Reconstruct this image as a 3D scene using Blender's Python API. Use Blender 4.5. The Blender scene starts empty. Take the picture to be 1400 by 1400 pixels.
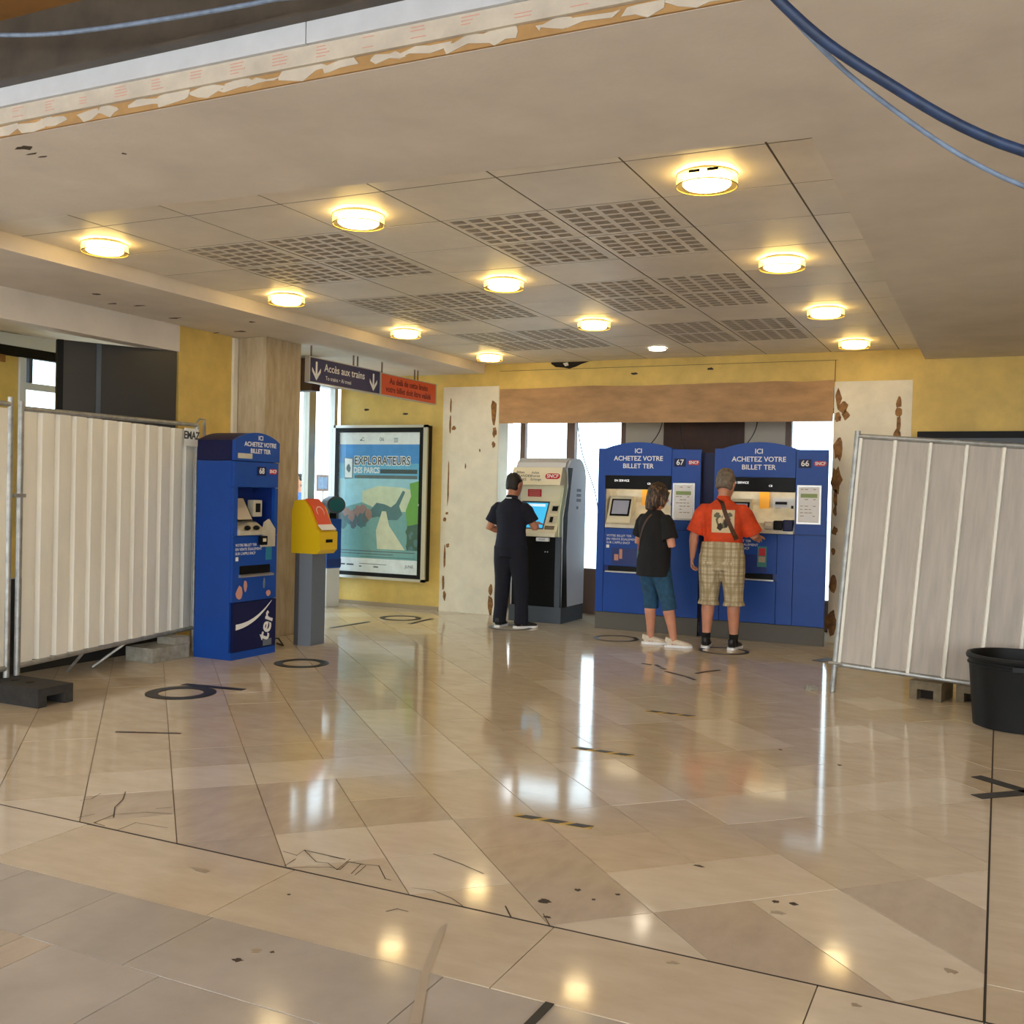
import bpy, bmesh, math, random
from mathutils import Vector, Matrix, Quaternion
from mathutils.bvhtree import BVHTree
R = math.radians
rnd = random.Random(7)
scene = bpy.context.scene
COL = scene.collection

# ------------------------------------------------------------------ camera, sky, exposure
cam_d = bpy.data.cameras.new('camera'); cam = bpy.data.objects.new('camera', cam_d); COL.objects.link(cam)
yaw, pitch, roll = R(25.5), R(-0.94), R(1.4)
fw = Vector((-math.sin(yaw)*math.cos(pitch), math.cos(yaw)*math.cos(pitch), math.sin(pitch)))
r0 = fw.cross(Vector((0, 0, 1))).normalized(); u0 = r0.cross(fw)
rt = r0*math.cos(roll) + u0*math.sin(roll); up = u0*math.cos(roll) - r0*math.sin(roll)
CAM = Vector((0, 0, 1.5))
M3 = Matrix((rt, up, -fw)).transposed()
cam.matrix_world = Matrix.Translation(CAM) @ M3.to_4x4()
cam_d.sensor_width = 36; cam_d.lens = 36; cam_d.clip_end = 200
scene.camera = cam
world = bpy.data.worlds.new('sky'); scene.world = world; world.use_nodes = True
bgn = world.node_tree.nodes['Background']
bgn.inputs[0].default_value = (0.90, 0.96, 1.0, 1); bgn.inputs[1].default_value = 7.0
vs = scene.view_settings
vs.view_transform = 'Standard'; vs.look = 'None'; vs.gamma = 1.0; vs.use_curve_mapping = False
vs.exposure = -0.42
LAMP_POWER = 27.0

# ------------------------------------------------------------------ helpers
def lin(c):
    return tuple(((v/255)/12.92 if v/255 <= .04045 else ((v/255+.055)/1.055)**2.4) for v in c)
def mat(name, c, rough=.6, metal=0., var=0., vscale=6., bump=0., bscale=40., spec=.5, emit=None, es=0., c2=None, stretch=None, objrand=0., hl=False):
    m = bpy.data.materials.new(name); m.use_nodes = True
    nt = m.node_tree; N = nt.nodes; L = nt.links; b = N['Principled BSDF']
    col = lin(c)+(1,)
    b.inputs['Base Color'].default_value = col
    b.inputs['Roughness'].default_value = rough; b.inputs['Metallic'].default_value = metal
    b.inputs['Specular IOR Level'].default_value = spec
    if emit:
        b.inputs['Emission Color'].default_value = lin(emit)+(1,); b.inputs['Emission Strength'].default_value = es
    if var or bump or c2 or objrand:
        tc = N.new('ShaderNodeTexCoord'); src = tc.outputs['Object']
        if stretch:
            mp = N.new('ShaderNodeMapping'); mp.inputs['Scale'].default_value = stretch; L.new(src, mp.inputs[0]); src = mp.outputs[0]
        if objrand:
            oi = N.new('ShaderNodeObjectInfo'); ad = N.new('ShaderNodeVectorMath'); ad.operation = 'ADD'
            ml = N.new('ShaderNodeMath'); ml.operation = 'MULTIPLY'; ml.inputs[1].default_value = 37.
            L.new(oi.outputs['Random'], ml.inputs[0]); L.new(src, ad.inputs[0]); L.new(ml.outputs[0], ad.inputs[1]); src = ad.outputs[0]
    if var or c2 or objrand:
        no = N.new('ShaderNodeTexNoise'); no.inputs['Scale'].default_value = vscale; no.inputs['Detail'].default_value = 6; no.inputs['Roughness'].default_value = .6
        L.new(src, no.inputs['Vector'])
        ra = N.new('ShaderNodeValToRGB'); ra.color_ramp.elements[0].position = .3 if not hl else .5; ra.color_ramp.elements[1].position = .7 if not hl else .72
        a = c2 if c2 else tuple(max(0, v*(1-var)) for v in c)
        z = c if c2 else tuple(min(255, v*(1+var*.6)) for v in c)
        ra.color_ramp.elements[0].color = lin(a)+(1,); ra.color_ramp.elements[1].color = lin(z)+(1,)
        L.new(no.outputs[0], ra.inputs[0]); out = ra.outputs[0]
        if objrand:
            hs = N.new('ShaderNodeHueSaturation'); mr = N.new('ShaderNodeMapRange')
            mr.inputs['To Min'].default_value = 1-objrand; mr.inputs['To Max'].default_value = 1+objrand
            L.new(oi.outputs['Random'], mr.inputs[0]); L.new(mr.outputs[0], hs.inputs['Value']); L.new(out, hs.inputs['Color']); out = hs.outputs[0]
        L.new(out, b.inputs['Base Color'])
    if bump:
        nb = N.new('ShaderNodeTexNoise'); nb.inputs['Scale'].default_value = bscale; nb.inputs['Detail'].default_value = 4
        L.new(src, nb.inputs['Vector'])
        bp = N.new('ShaderNodeBump'); bp.inputs['Strength'].default_value = bump; bp.inputs['Distance'].default_value = .01
        L.new(nb.outputs[0], bp.inputs['Height']); L.new(bp.outputs[0], b.inputs['Normal'])
    return m
def glass_mat(name, tint=(235, 245, 250), refl=1.0, rough=.02):
    m = bpy.data.materials.new(name); m.use_nodes = True; nt = m.node_tree; N = nt.nodes; L = nt.links
    N.remove(N['Principled BSDF']); out = N['Material Output']
    tr = N.new('ShaderNodeBsdfTransparent'); tr.inputs[0].default_value = lin(tint)+(1,)
    gl = N.new('ShaderNodeBsdfGlossy'); gl.inputs['Roughness'].default_value = rough
    fr = N.new('ShaderNodeFresnel'); fr.inputs[0].default_value = 1.45
    mu = N.new('ShaderNodeMath'); mu.operation = 'MULTIPLY'; mu.inputs[1].default_value = refl
    mx = N.new('ShaderNodeMixShader')
    ge = N.new('ShaderNodeNewGeometry'); iv = N.new('ShaderNodeMath'); iv.operation = 'SUBTRACT'; iv.inputs[0].default_value = 1.; L.new(ge.outputs['Backfacing'], iv.inputs[1])
    m2 = N.new('ShaderNodeMath'); m2.operation = 'MULTIPLY'; L.new(mu.outputs[0], m2.inputs[0]); L.new(iv.outputs[0], m2.inputs[1])
    L.new(fr.outputs[0], mu.inputs[0]); L.new(m2.outputs[0], mx.inputs[0]); L.new(tr.outputs[0], mx.inputs[1]); L.new(gl.outputs[0], mx.inputs[2]); L.new(mx.outputs[0], out.inputs[0])
    return m

class MB:
    def __init__(s): s.v = []; s.f = []; s.m = []
    def add(s, vs_, fs_, mi=0):
        o = len(s.v); s.v += [tuple(v) for v in vs_]; s.f += [[i+o for i in f] for f in fs_]; s.m += [mi]*len(fs_); return s
    def box(s, x0, x1, y0, y1, z0, z1, mi=0, bev=0.):
        if bev <= 0:
            return s.add([(x0,y0,z0),(x1,y0,z0),(x1,y1,z0),(x0,y1,z0),(x0,y0,z1),(x1,y0,z1),(x1,y1,z1),(x0,y1,z1)],
                  [(0,3,2,1),(4,5,6,7),(0,1,5,4),(1,2,6,5),(2,3,7,6),(3,0,4,7)], mi)
        bm = bmesh.new(); bmesh.ops.create_cube(bm, size=1)
        for v in bm.verts: v.co = Vector((x0+(v.co.x+.5)*(x1-x0), y0+(v.co.y+.5)*(y1-y0), z0+(v.co.z+.5)*(z1-z0)))
        bmesh.ops.bevel(bm, geom=list(bm.edges), offset=bev, segments=2, affect='EDGES', profile=.7)
        bm.verts.index_update(); s.add([v.co[:] for v in bm.verts], [[v.index for v in f.verts] for f in bm.faces], mi); bm.free(); return s
    def prism(s, poly, axis, a, b, mi=0):
        # poly 2D; axis 'x': (y,z), 'y': (x,z), 'z': (x,y)
        def P(p, t): return {'x': (t, p[0], p[1]), 'y': (p[0], t, p[1]), 'z': (p[0], p[1], t)}[axis]
        n = len(poly); V = [P(p, a) for p in poly]+[P(p, b) for p in poly]
        F = [list(range(n))[::-1], list(range(n, 2*n))]+[[i, (i+1) % n, (i+1) % n+n, i+n] for i in range(n)]
        return s.add(V, F, mi)
    def tube(s, pts, r, n=10, mi=0, cap=True):
        pts = [Vector(p) for p in pts]; rs = r if isinstance(r, (list, tuple)) else [r]*len(pts)
        V = []; prev = None
        for i, p in enumerate(pts):
            t = (pts[min(i+1, len(pts)-1)]-pts[max(i-1, 0)]).normalized()
            if prev is None:
                x = t.orthogonal().normalized()
            else:
                x = (prev - t*prev.dot(t)).normalized()
            prev = x; y = t.cross(x)
            for k in range(n):
                a = 2*math.pi*k/n; V.append(p+(x*math.cos(a)+y*math.sin(a))*rs[i])
        F = []
        for i in range(len(pts)-1):
            for k in range(n): F.append([i*n+k, i*n+(k+1) % n, (i+1)*n+(k+1) % n, (i+1)*n+k])
        if cap: F += [list(range(n))[::-1], [(len(pts)-1)*n+k for k in range(n)]]
        return s.add(V, F, mi)
    def lathe(s, prof, c=(0, 0, 0), n=32, mi=0, cap=True):
        V = []; F = []
        for (r, z) in prof:
            for k in range(n):
                a = 2*math.pi*k/n; V.append((c[0]+r*math.cos(a), c[1]+r*math.sin(a), c[2]+z))
        m = len(prof)
        for i in range(m-1):
            for k in range(n): F.append([i*n+k, i*n+(k+1) % n, (i+1)*n+(k+1) % n, (i+1)*n+k])
        if cap and prof[0][0] > 1e-6: F.append(list(range(n))[::-1])
        if cap and prof[-1][0] > 1e-6: F.append([(m-1)*n+k for k in range(n)])
        return s.add(V, F, mi)
    def loft(s, rings, n=16, mi=0):
        # rings: (center, rx, ry, side vector)
        cs = [Vector(r[0]) for r in rings]; V = []
        for i, (c, rx, ry, sd) in enumerate(rings):
            t = (cs[min(i+1, len(cs)-1)]-cs[max(i-1, 0)]).normalized(); sd = Vector(sd)
            x = (sd-t*sd.dot(t)).normalized(); y = t.cross(x)
            for k in range(n):
                a = 2*math.pi*k/n; V.append(cs[i]+x*(rx*math.cos(a))+y*(ry*math.sin(a)))
        F = []
        for i in range(len(rings)-1):
            for k in range(n): F.append([i*n+k, i*n+(k+1) % n, (i+1)*n+(k+1) % n, (i+1)*n+k])
        F += [list(range(n))[::-1], [(len(rings)-1)*n+k for k in range(n)]]
        return s.add(V, F, mi)
    def ball(s, c, rx, ry, rz, mi=0, n=14, m=9):
        rings = []
        V = []; F = []
        for i in range(1, m):
            th = math.pi*i/m
            for k in range(n):
                a = 2*math.pi*k/n
                V.append((c[0]+rx*math.sin(th)*math.cos(a), c[1]+ry*math.sin(th)*math.sin(a), c[2]-rz*math.cos(th)))
        V.append((c[0], c[1], c[2]-rz)); V.append((c[0], c[1], c[2]+rz)); b, t = len(V)-2, len(V)-1
        for i in range(m-2):
            for k in range(n): F.append([i*n+k, i*n+(k+1) % n, (i+1)*n+(k+1) % n, (i+1)*n+k])
        for k in range(n):
            F.append([b, (k+1) % n, k]); F.append([t, (m-2)*n+k, (m-2)*n+(k+1) % n])
        return s.add(V, F, mi)
    def xform(s, M, start=0):
        for i in range(start, len(s.v)): s.v[i] = tuple(M @ Vector(s.v[i]))
        return s
    def mesh(s, name, mats):
        me = bpy.data.meshes.new(name); me.from_pydata(s.v, [], s.f)
        for m in (mats if isinstance(mats, (list, tuple)) else [mats]): me.materials.append(m)
        for p, mi in zip(me.polygons, s.m): p.material_index = mi
        me.update(); return me
    def build(s, name, mats, parent=None, smooth=False, loc=None):
        me = s.mesh(name, mats)
        bm = bmesh.new(); bm.from_mesh(me); bmesh.ops.recalc_face_normals(bm, faces=bm.faces); bm.to_mesh(me); bm.free()
        o = bpy.data.objects.new(name, me); COL.objects.link(o)
        if parent: o.parent = parent
        if loc: o.location = loc
        if smooth:
            for p in me.polygons: p.use_smooth = True
            if smooth == 'auto':
                try: me.set_sharp_from_angle(angle=R(35))
                except Exception: pass
        return o
def B(name, m, parent, x0, x1, y0, y1, z0, z1, bev=0.):
    return MB().box(x0, x1, y0, y1, z0, z1, 0, bev).build(name, m, parent)
def empty(name, loc=(0, 0, 0), rz=0.):
    o = bpy.data.objects.new(name, None); COL.objects.link(o); o.location = loc; o.rotation_euler = (0, 0, rz); o.empty_display_size = .1; return o
def tag(o, label=None, cat=None, group=None, kind=None):
    if label: o['label'] = label
    if cat: o['category'] = cat
    if group: o['group'] = group
    if kind: o['kind'] = kind
    return o
def dup(root, loc=None, rz=None, parent=None):
    c = root.copy(); COL.objects.link(c); c.parent = parent
    if loc is not None: c.location = loc
    if rz is not None: c.rotation_euler = (0, 0, rz)
    for ch in root.children: dup(ch, None, None, c)
    return c
def text(name, body, size, m, parent, loc, rot=(R(90), 0, 0), align='CENTER', ex=.0006, space=1.0, bold=0., sx=1.):
    cu = bpy.data.curves.new(name, 'FONT'); cu.body = body; cu.size = size; cu.align_x = align; cu.align_y = 'CENTER'
    cu.extrude = ex; cu.space_line = space; cu.resolution_u = 3; cu.offset = bold
    t = bpy.data.objects.new(name+'_tmp', cu); COL.objects.link(t)
    bpy.context.view_layer.update()
    me = bpy.data.meshes.new_from_object(t.evaluated_get(bpy.context.evaluated_depsgraph_get()))
    bpy.data.objects.remove(t); bpy.data.curves.remove(cu)
    me.materials.clear(); me.materials.append(m)
    o = bpy.data.objects.new(name, me); COL.objects.link(o); o.parent = parent; o.location = loc; o.rotation_euler = rot; o.scale = (sx, 1, 1)
    return o
def clip(poly, a, b, c):  # keep a*x+b*y<=c
    out = []
    for i in range(len(poly)):
        p, q = poly[i], poly[(i+1) % len(poly)]
        dp, dq = a*p[0]+b*p[1]-c, a*q[0]+b*q[1]-c
        if dp <= 0: out.append(p)
        if (dp < 0 < dq) or (dq < 0 < dp):
            t = dp/(dp-dq); out.append((p[0]+(q[0]-p[0])*t, p[1]+(q[1]-p[1])*t))
    return out
def clipbox(poly, x0, x1, y0, y1):
    for a, b, c in ((-1, 0, -x0), (1, 0, x1), (0, -1, -y0), (0, 1, y1)):
        poly = clip(poly, a, b, c)
        if len(poly) < 3: return []
    return poly
def area(p): return abs(sum(p[i][0]*p[(i+1) % len(p)][1]-p[(i+1) % len(p)][0]*p[i][1] for i in range(len(p))))/2
def project(p):
    d = Vector(p)-CAM; z = d.dot(fw)
    if z < .05: return None
    return 700+1400*d.dot(rt)/z, 700-1400*d.dot(up)/z, z
def blob(n, rx, rz, jitter=.25, seed=0):
    g = random.Random(seed); return [(rx*(1+g.uniform(-jitter, jitter))*math.cos(2*math.pi*k/n), rz*(1+g.uniform(-jitter, jitter))*math.sin(2*math.pi*k/n)) for k in range(n)]

# ------------------------------------------------------------------ materials
M = {}
M['yellow'] = mat('yellow_paint', (222, 190, 104), .55, var=.10, vscale=2.5, bump=.15, bscale=60)
M['plaster'] = mat('stripped_plaster', (234, 226, 206), .8, var=.045, vscale=4, bump=.35, bscale=30)
M['cream'] = mat('cream_ceiling_paint', (222, 212, 200), .7, var=.05, vscale=2, bump=.08, bscale=50)
M['tile'] = mat('ceiling_tile_white', (228, 220, 208), .45, var=.04, vscale=3, objrand=.05)
M['tilegrid'] = mat('ceiling_grid', (96, 84, 68), .6)
M['perf'] = mat('perforation_shadow', (164, 153, 138), .8)
M['concrete'] = mat('raw_concrete_column', (196, 178, 146), .85, c2=(166, 146, 114), vscale=5, bump=.5, bscale=25, stretch=(3, 3, .6))
M['cardboard'] = mat('brown_hardboard', (182, 142, 100), .75, var=.12, vscale=3, stretch=(1, 1, 3))
M['glue'] = mat('old_brown_glue', (168, 118, 54), .6, c2=(92, 56, 22), vscale=22)
M['dark_hole'] = mat('dark_hole', (34, 27, 20), .9)
M['marbleA'] = mat('marble_beige', (214, 198, 173), .085, c2=(201, 183, 157), vscale=5, objrand=.035, bump=.02, bscale=6, stretch=(1, 2.2, 1), spec=.36)
M['marbleB'] = mat('marble_light', (225, 212, 191), .085, c2=(214, 199, 175), vscale=5, objrand=.03, bump=.02, bscale=6, stretch=(1, 2.2, 1), spec=.36)
M['marbleC'] = mat('marble_greyish', (203, 187, 166), .09, c2=(190, 173, 152), vscale=5, objrand=.03, bump=.02, bscale=6, stretch=(2.2, 1, 1), spec=.36)
M['marbleD'] = mat('marble_grey', (194, 184, 171), .12, c2=(178, 168, 155), vscale=3, objrand=.05, bump=.03, bscale=8)
M['grout'] = mat('grout', (128, 110, 88), .8)
M['joint'] = mat('joint_dirt', (52, 44, 36), .8)
M['crack'] = mat('crack_dirt', (70, 58, 46), .8)
M['stain'] = mat('floor_stain', (166, 149, 126), .4)
M['blk'] = mat('black_tape', (38, 36, 36), .45)
M['ylw'] = mat('yellow_tape', (196, 160, 70), .5)
M['blue'] = mat('machine_blue', (22, 74, 164), .42, spec=.35, var=.05, vscale=3)
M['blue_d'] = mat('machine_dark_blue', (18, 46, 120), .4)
M['navy'] = mat('machine_navy', (14, 22, 72), .45, spec=.3)
M['plinth'] = mat('plinth_grey', (96, 92, 84), .6)
M['white'] = mat('white_print', (240, 240, 240), .5)
M['black'] = mat('black_gloss', (8, 8, 9), .45, spec=.2)
M['steel'] = mat('brushed_steel', (214, 206, 186), .4, metal=.25, var=.06, vscale=10)
M['alu'] = mat('aluminium_frame', (190, 188, 184), .35, metal=.7)
M['amber'] = mat('amber_plastic', (240, 170, 40), .4, emit=(250, 170, 50), es=.25)
M['screen'] = mat('lit_screen_grey', (150, 150, 158), .2, emit=(150, 150, 165), es=.35)
M['screen_blue'] = mat('lit_screen_blue', (60, 180, 235), .2, emit=(70, 190, 245), es=.9)
M['red'] = mat('red_logo', (188, 24, 44), .4)
M['slate'] = mat('slate_grey_base', (70, 78, 88), .5)
M['cream_m'] = mat('machine_cream', (236, 226, 196), .45)
M['grey_w'] = mat('machine_light_grey', (205, 208, 214), .4)
M['val_grey'] = mat('validator_grey', (104, 112, 124), .5)
M['val_yel'] = mat('validator_yellow', (236, 196, 22), .4)
M['orange'] = mat('sticker_orange', (226, 84, 40), .5)
M['galv'] = mat('galvanised_steel', (168, 168, 164), .45, metal=.6, var=.15, vscale=14)
M['sheet'] = mat('fence_sheet_cream', (238, 234, 222), .5, var=.05, vscale=3, stretch=(1, 1, .3))
M['sheet_b'] = mat('fence_sheet_grey', (180, 170, 158), .55, var=.07, vscale=5, stretch=(4, 4, .4))
M['rubber'] = mat('black_rubber_block', (52, 49, 46), .8, var=.2, vscale=12, bump=.4)
M['block'] = mat('grey_concrete_block', (150, 146, 134), .85, var=.15, vscale=14, bump=.4)
M['block_o'] = mat('olive_plastic_block', (122, 108, 84), .8, var=.18, vscale=12, bump=.3)
M['bucket'] = mat('black_bucket_plastic', (15, 16, 17), .5, var=.2, vscale=8, spec=.3)
M['sign_navy'] = mat('sign_navy', (36, 40, 92), .45)
M['sign_red'] = mat('sign_orange_red', (214, 84, 46), .5)
M['sign_dark'] = mat('sign_dark_red_letters', (112, 14, 20), .5)
M['dark_panel'] = mat('dark_glass_panel', (40, 40, 42), .3)
M['mullion'] = mat('window_frame_brown', (120, 96, 84), .6)
M['white_fr'] = mat('window_frame_white', (215, 220, 225), .45)
M['beige_p'] = mat('beige_panel', (190, 176, 156), .6)
M['brown_p'] = mat('dark_brown_panel', (72, 42, 26), .6, var=.15, vscale=5)
M['dark_steel'] = mat('dark_beam', (74, 64, 52), .5, var=.25, vscale=4)
M['ochre'] = mat('ochre_ceiling', (150, 104, 48), .7, var=.1)
M['gyps'] = mat('plasterboard_white', (196, 197, 200), .7, var=.04)
M['paper'] = mat('plasterboard_paper', (194, 182, 164), .75, var=.08, vscale=8)
M['glueboard'] = mat('brown_glue_board', (172, 132, 80), .75, var=.12, vscale=6)
M['redprint'] = mat('faint_red_print', (206, 150, 132), .7)
M['cable'] = mat('blue_black_cable', (32, 52, 84), .45, var=.25, vscale=30)
M['conduit'] = mat('grey_blue_cable', (112, 128, 150), .5, var=.15, vscale=30)
M['wire'] = mat('thin_wire', (50, 42, 40), .6)
M['ground'] = mat('pale_paving', (200, 200, 198), .8)
M['glass'] = glass_mat('window_glass')
M['pglass'] = glass_mat('poster_glass', (250, 252, 252), .8, .03)
def frosted():
    m = bpy.data.materials.new('lamp_glass'); m.use_nodes = True; nt = m.node_tree; N = nt.nodes; L = nt.links
    N.remove(N['Principled BSDF']); tr = N.new('ShaderNodeBsdfTransparent'); tl = N.new('ShaderNodeBsdfTranslucent'); mx = N.new('ShaderNodeMixShader')
    tr.inputs[0].default_value = lin((255, 248, 220))+(1,); tl.inputs[0].default_value = lin((255, 244, 190))+(1,); mx.inputs[0].default_value = .25
    L.new(tr.outputs[0], mx.inputs[1]); L.new(tl.outputs[0], mx.inputs[2]); L.new(mx.outputs[0], N['Material Output'].inputs[0]); return m
M['lampglass'] = frosted()
M['lamp'] = mat('lamp_diffuser', (255, 245, 220), .5, emit=(255, 226, 168), es=LAMP_POWER)
M['lamp_w'] = mat('lamp_diffuser_white', (255, 250, 240), .5, emit=(255, 240, 214), es=LAMP_POWER*.9)
M['lamp_rim'] = mat('lamp_brass_rim', (196, 170, 90), .35, metal=.5)
M['canopy_lamp'] = mat('console_lamp', (255, 245, 220), .5, emit=(255, 236, 196), es=14.)
M['skin'] = mat('skin', (206, 142, 112), .5, var=.06, vscale=9)
M['skin2'] = mat('skin_tanned', (188, 124, 92), .5, var=.06, vscale=9)
M['navy_cloth'] = mat('navy_cloth', (9, 13, 34), .85, var=.2, vscale=9, bump=.25, bscale=18)
M['navy_trs'] = mat('dark_trousers', (9, 12, 30), .85, var=.2, vscale=9, bump=.25, bscale=14)
M['black_cloth'] = mat('black_cloth', (15, 14, 17), .85, var=.2, vscale=9, bump=.25, bscale=16)
M['orange_cloth'] = mat('orange_cloth', (224, 74, 28), .8, var=.16, vscale=7, bump=.3, bscale=12)
M['teal_denim'] = mat('teal_denim', (34, 78, 108), .8, var=.2, vscale=20, bump=.25, bscale=20)
M['hair_dk'] = mat('dark_hair', (30, 22, 18), .6, var=.4, vscale=40, bump=.5, bscale=60)
M['hair_gr'] = mat('grey_hair', (142, 126, 108), .6, c2=(84, 72, 60), vscale=26, bump=.5, bscale=60)
M['hair_br'] = mat('brown_blond_hair', (168, 122, 74), .5, c2=(34, 20, 14), vscale=16, bump=.5, bscale=50, stretch=(4, 4, .8), hl=True)
M['shoe_w'] = mat('white_shoe', (220, 205, 182), .6, var=.12, vscale=14)
M['shoe_b'] = mat('black_shoe', (20, 19, 20), .5)
M['sock'] = mat('black_sock', (16, 15, 17), .9)
M['strap'] = mat('bag_strap', (84, 52, 34), .6)
M['bluecloth'] = mat('blue_shirt', (70, 105, 165), .8)
def plaid():
    m = bpy.data.materials.new('plaid_cloth'); m.use_nodes = True; nt = m.node_tree; N = nt.nodes; L = nt.links; b = N['Principled BSDF']
    b.inputs['Roughness'].default_value = .85
    tc = N.new('ShaderNodeTexCoord'); prev = None
    base = N.new('ShaderNodeRGB'); base.outputs[0].default_value = lin((208, 194, 162))+(1,); prev = base.outputs[0]
    for ax, sc, th, c in (('X', 4.2, .80, (150, 130, 92)), ('Z', 3.6, .84, (158, 138, 98)), ('X', 9.1, .93, (132, 112, 82)), ('Z', 8.3, .94, (140, 120, 86)), ('Y', 4.6, .85, (150, 130, 92))):
        w = N.new('ShaderNodeTexWave'); w.bands_direction = ax; w.inputs['Scale'].default_value = sc; w.inputs['Distortion'].default_value = .6; w.inputs['Detail Scale'].default_value = 2
        L.new(tc.outputs['Object'], w.inputs['Vector'])
        g = N.new('ShaderNodeMapRange'); g.inputs['From Min'].default_value = th-.08; g.inputs['From Max'].default_value = th+.08; g.inputs['To Max'].default_value = .5
        L.new(w.outputs['Fac'], g.inputs[0])
        mx = N.new('ShaderNodeMix'); mx.data_type = 'RGBA'; mx.inputs[7].default_value = lin(c)+(1,)
        L.new(g.outputs[0], mx.inputs[0]); L.new(prev, mx.inputs[6]); prev = mx.outputs[2]
    L.new(prev, b.inputs['Base Color'])
    nb = N.new('ShaderNodeTexNoise'); nb.inputs['Scale'].default_value = 12; L.new(tc.outputs['Object'], nb.inputs['Vector'])
    bp = N.new('ShaderNodeBump'); bp.inputs['Strength'].default_value = .35; bp.inputs['Distance'].default_value = .012
    L.new(nb.outputs[0], bp.inputs['Height']); L.new(bp.outputs[0], b.inputs['Normal'])
    return m
M['plaid'] = plaid()

# ------------------------------------------------------------------ floor
YJ, YB = 3.275, 11.4
floor = MB().box(-9.3, 6, -8, 12.55, -.25, -.004).build('floor', M['grout']); tag(floor, 'polished beige marble floor with diagonal tiles', None, kind='structure')
ground = MB().box(-60, 60, -60, 90, -.4, -.012).build('pavement', M['ground']); tag(ground, 'pale paving outside the station', None, kind='structure')
G = .0022; U0, V0, S = -.38, 3.52, .57
tiles = []   # (poly, material key)
special = {(5,2):'B',(6,2):'B',(4,1):'B',(5,0):'C',(5,1):'C',(6,0):'B',(6,1):'B',(7,0):'C',(7,1):'C',(8,1):'B',(7,4):'B',(8,4):'B',(9,4):'B',(10,4):'B',
           (4,2):'C',(4,3):'C',(4,4):'C',(3,3):'B',(3,4):'B',(2,7):'B',(3,7):'B',(1,7):'B',(-1,6):'B',(0,7):'B',(0,6):'C',(1,5):'C',(1,6):'C',(2,4):'B',(2,5):'C',(2,6):'C',(3,5):'C',(5,4):'A',(6,3):'A',(3,6):'A',(7,2):'A',(7,3):'A'}  # the joined light pair left of centre also holds floor glare in its colour
joined = [((5,2),(6,2)),((5,0),(5,1)),((6,0),(6,1)),((7,0),(7,1)),((7,4),(8,4)),((9,4),(10,4)),((4,2),(4,3)),((2,7),(3,7)),((1,5),(1,6)),((2,5),(2,6)),((7,2),(7,3))]
used = set()
def cell(i0, i1, j0, j1):
    u_a, u_b, v_a, v_b = U0+i0*S+G*1.4, U0+(i1+1)*S-G*1.4, V0+j0*S+G*1.4, V0+(j1+1)*S-G*1.4
    return [((u-v)/2, (u+v)/2) for u, v in ((u_a, v_a), (u_b, v_a), (u_b, v_b), (u_a, v_b))]
def put(i0, i1, j0, j1, key):
    p = clipbox(cell(i0, i1, j0, j1), -9.25, -.003, YJ+.003, 12.5)
    if len(p) >= 3 and area(p) > .002: tiles.append((p, key))
for a, b in joined:
    used.add(a); used.add(b); put(a[0], b[0], a[1], b[1], special.get(a, 'A'))
for i in range(-14, 24):
    for j in range(-8, 34):
        if (i, j) in used: continue
        key = special.get((i, j)) or rnd.choices('ABC', (8, 1.2, 1))[0]
        used.add((i, j))
        if (i, j) not in special and rnd.random() < .45 and (i, j+1) not in used and (i, j+1) not in special:
            used.add((i, j+1)); put(i, i, j, j+1, key)
        else: put(i, i, j, j, key)
# border strip in front of the joint, grey field near the camera, strip on the right
xs = [-9.25, -7.4, -6.0, -4.75, -3.6, -2.475, -1.36, -.47, .0]
for a, b in zip(xs, xs[1:]): tiles.append(([(a+G, 2.775+G), (b-G, 2.775+G), (b-G, YJ-G), (a+G, YJ-G)], 'B' if rnd.random() < .7 else 'A'))
x = -5.64
gy = [2.775, 2.36, 1.9, 1.45, 1.0]
for r in range(4):
    x = -5.2 + (r % 2)*.02
    while x < 2.4:
        w = .46 if rnd.random() < .6 else .92
        key = 'D'
        if r == 1 and x < -2.77: key = 'C'; w = min(w, -2.745-x) if x+w > -2.745 else w
        tiles.append(([(x+G, gy[r+1]+G), (x+w-G, gy[r+1]+G), (x+w-G, gy[r]-G), (x+G, gy[r]-G)], key)); x += w
ys = [2.775, 3.54, 4.12, 5.2, 6.5, 7.8, 9.1, 10.4, 11.39]
for a, b in zip(ys, ys[1:]):
    for xa, xb in ((.0, .55), (.55, 1.1), (1.1, 1.65), (1.65, 2.2)):
        tiles.append(([(xa+G, a+G), (xb-G, a+G), (xb-G, b-G), (xa+G, b-G)], 'A'))
def tsize(p):
    q = [project((x, y, 0)) for x, y in p]
    if any(v is None for v in q): return 0
    if max(v[0] for v in q) < 0 or min(v[0] for v in q) > 1400 or min(v[1] for v in q) > 1400: return 0
    return area([(v[0], v[1]) for v in q])
tiles.sort(key=lambda t: -tsize(t[0]))
for p, key in tiles[:298]:
    cx = sum(q[0] for q in p)/len(p); cy = sum(q[1] for q in p)/len(p)
    dz = rnd.uniform(-.0006, .0006)
    MB().prism([(q[0]-cx, q[1]-cy) for q in p], 'z', -.006, dz).build('floor_tile', M['marble'+key], floor, loc=(cx, cy, 0))
mb = MB()
for p, key in tiles[298:]: mb.prism(p, 'z', -.006, rnd.uniform(-.0004, .0004), 'ABCD'.index(key))
tag(mb.build('floor_paving', [M['marble'+k] for k in 'ABCD'], floor), kind='stuff')
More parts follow.
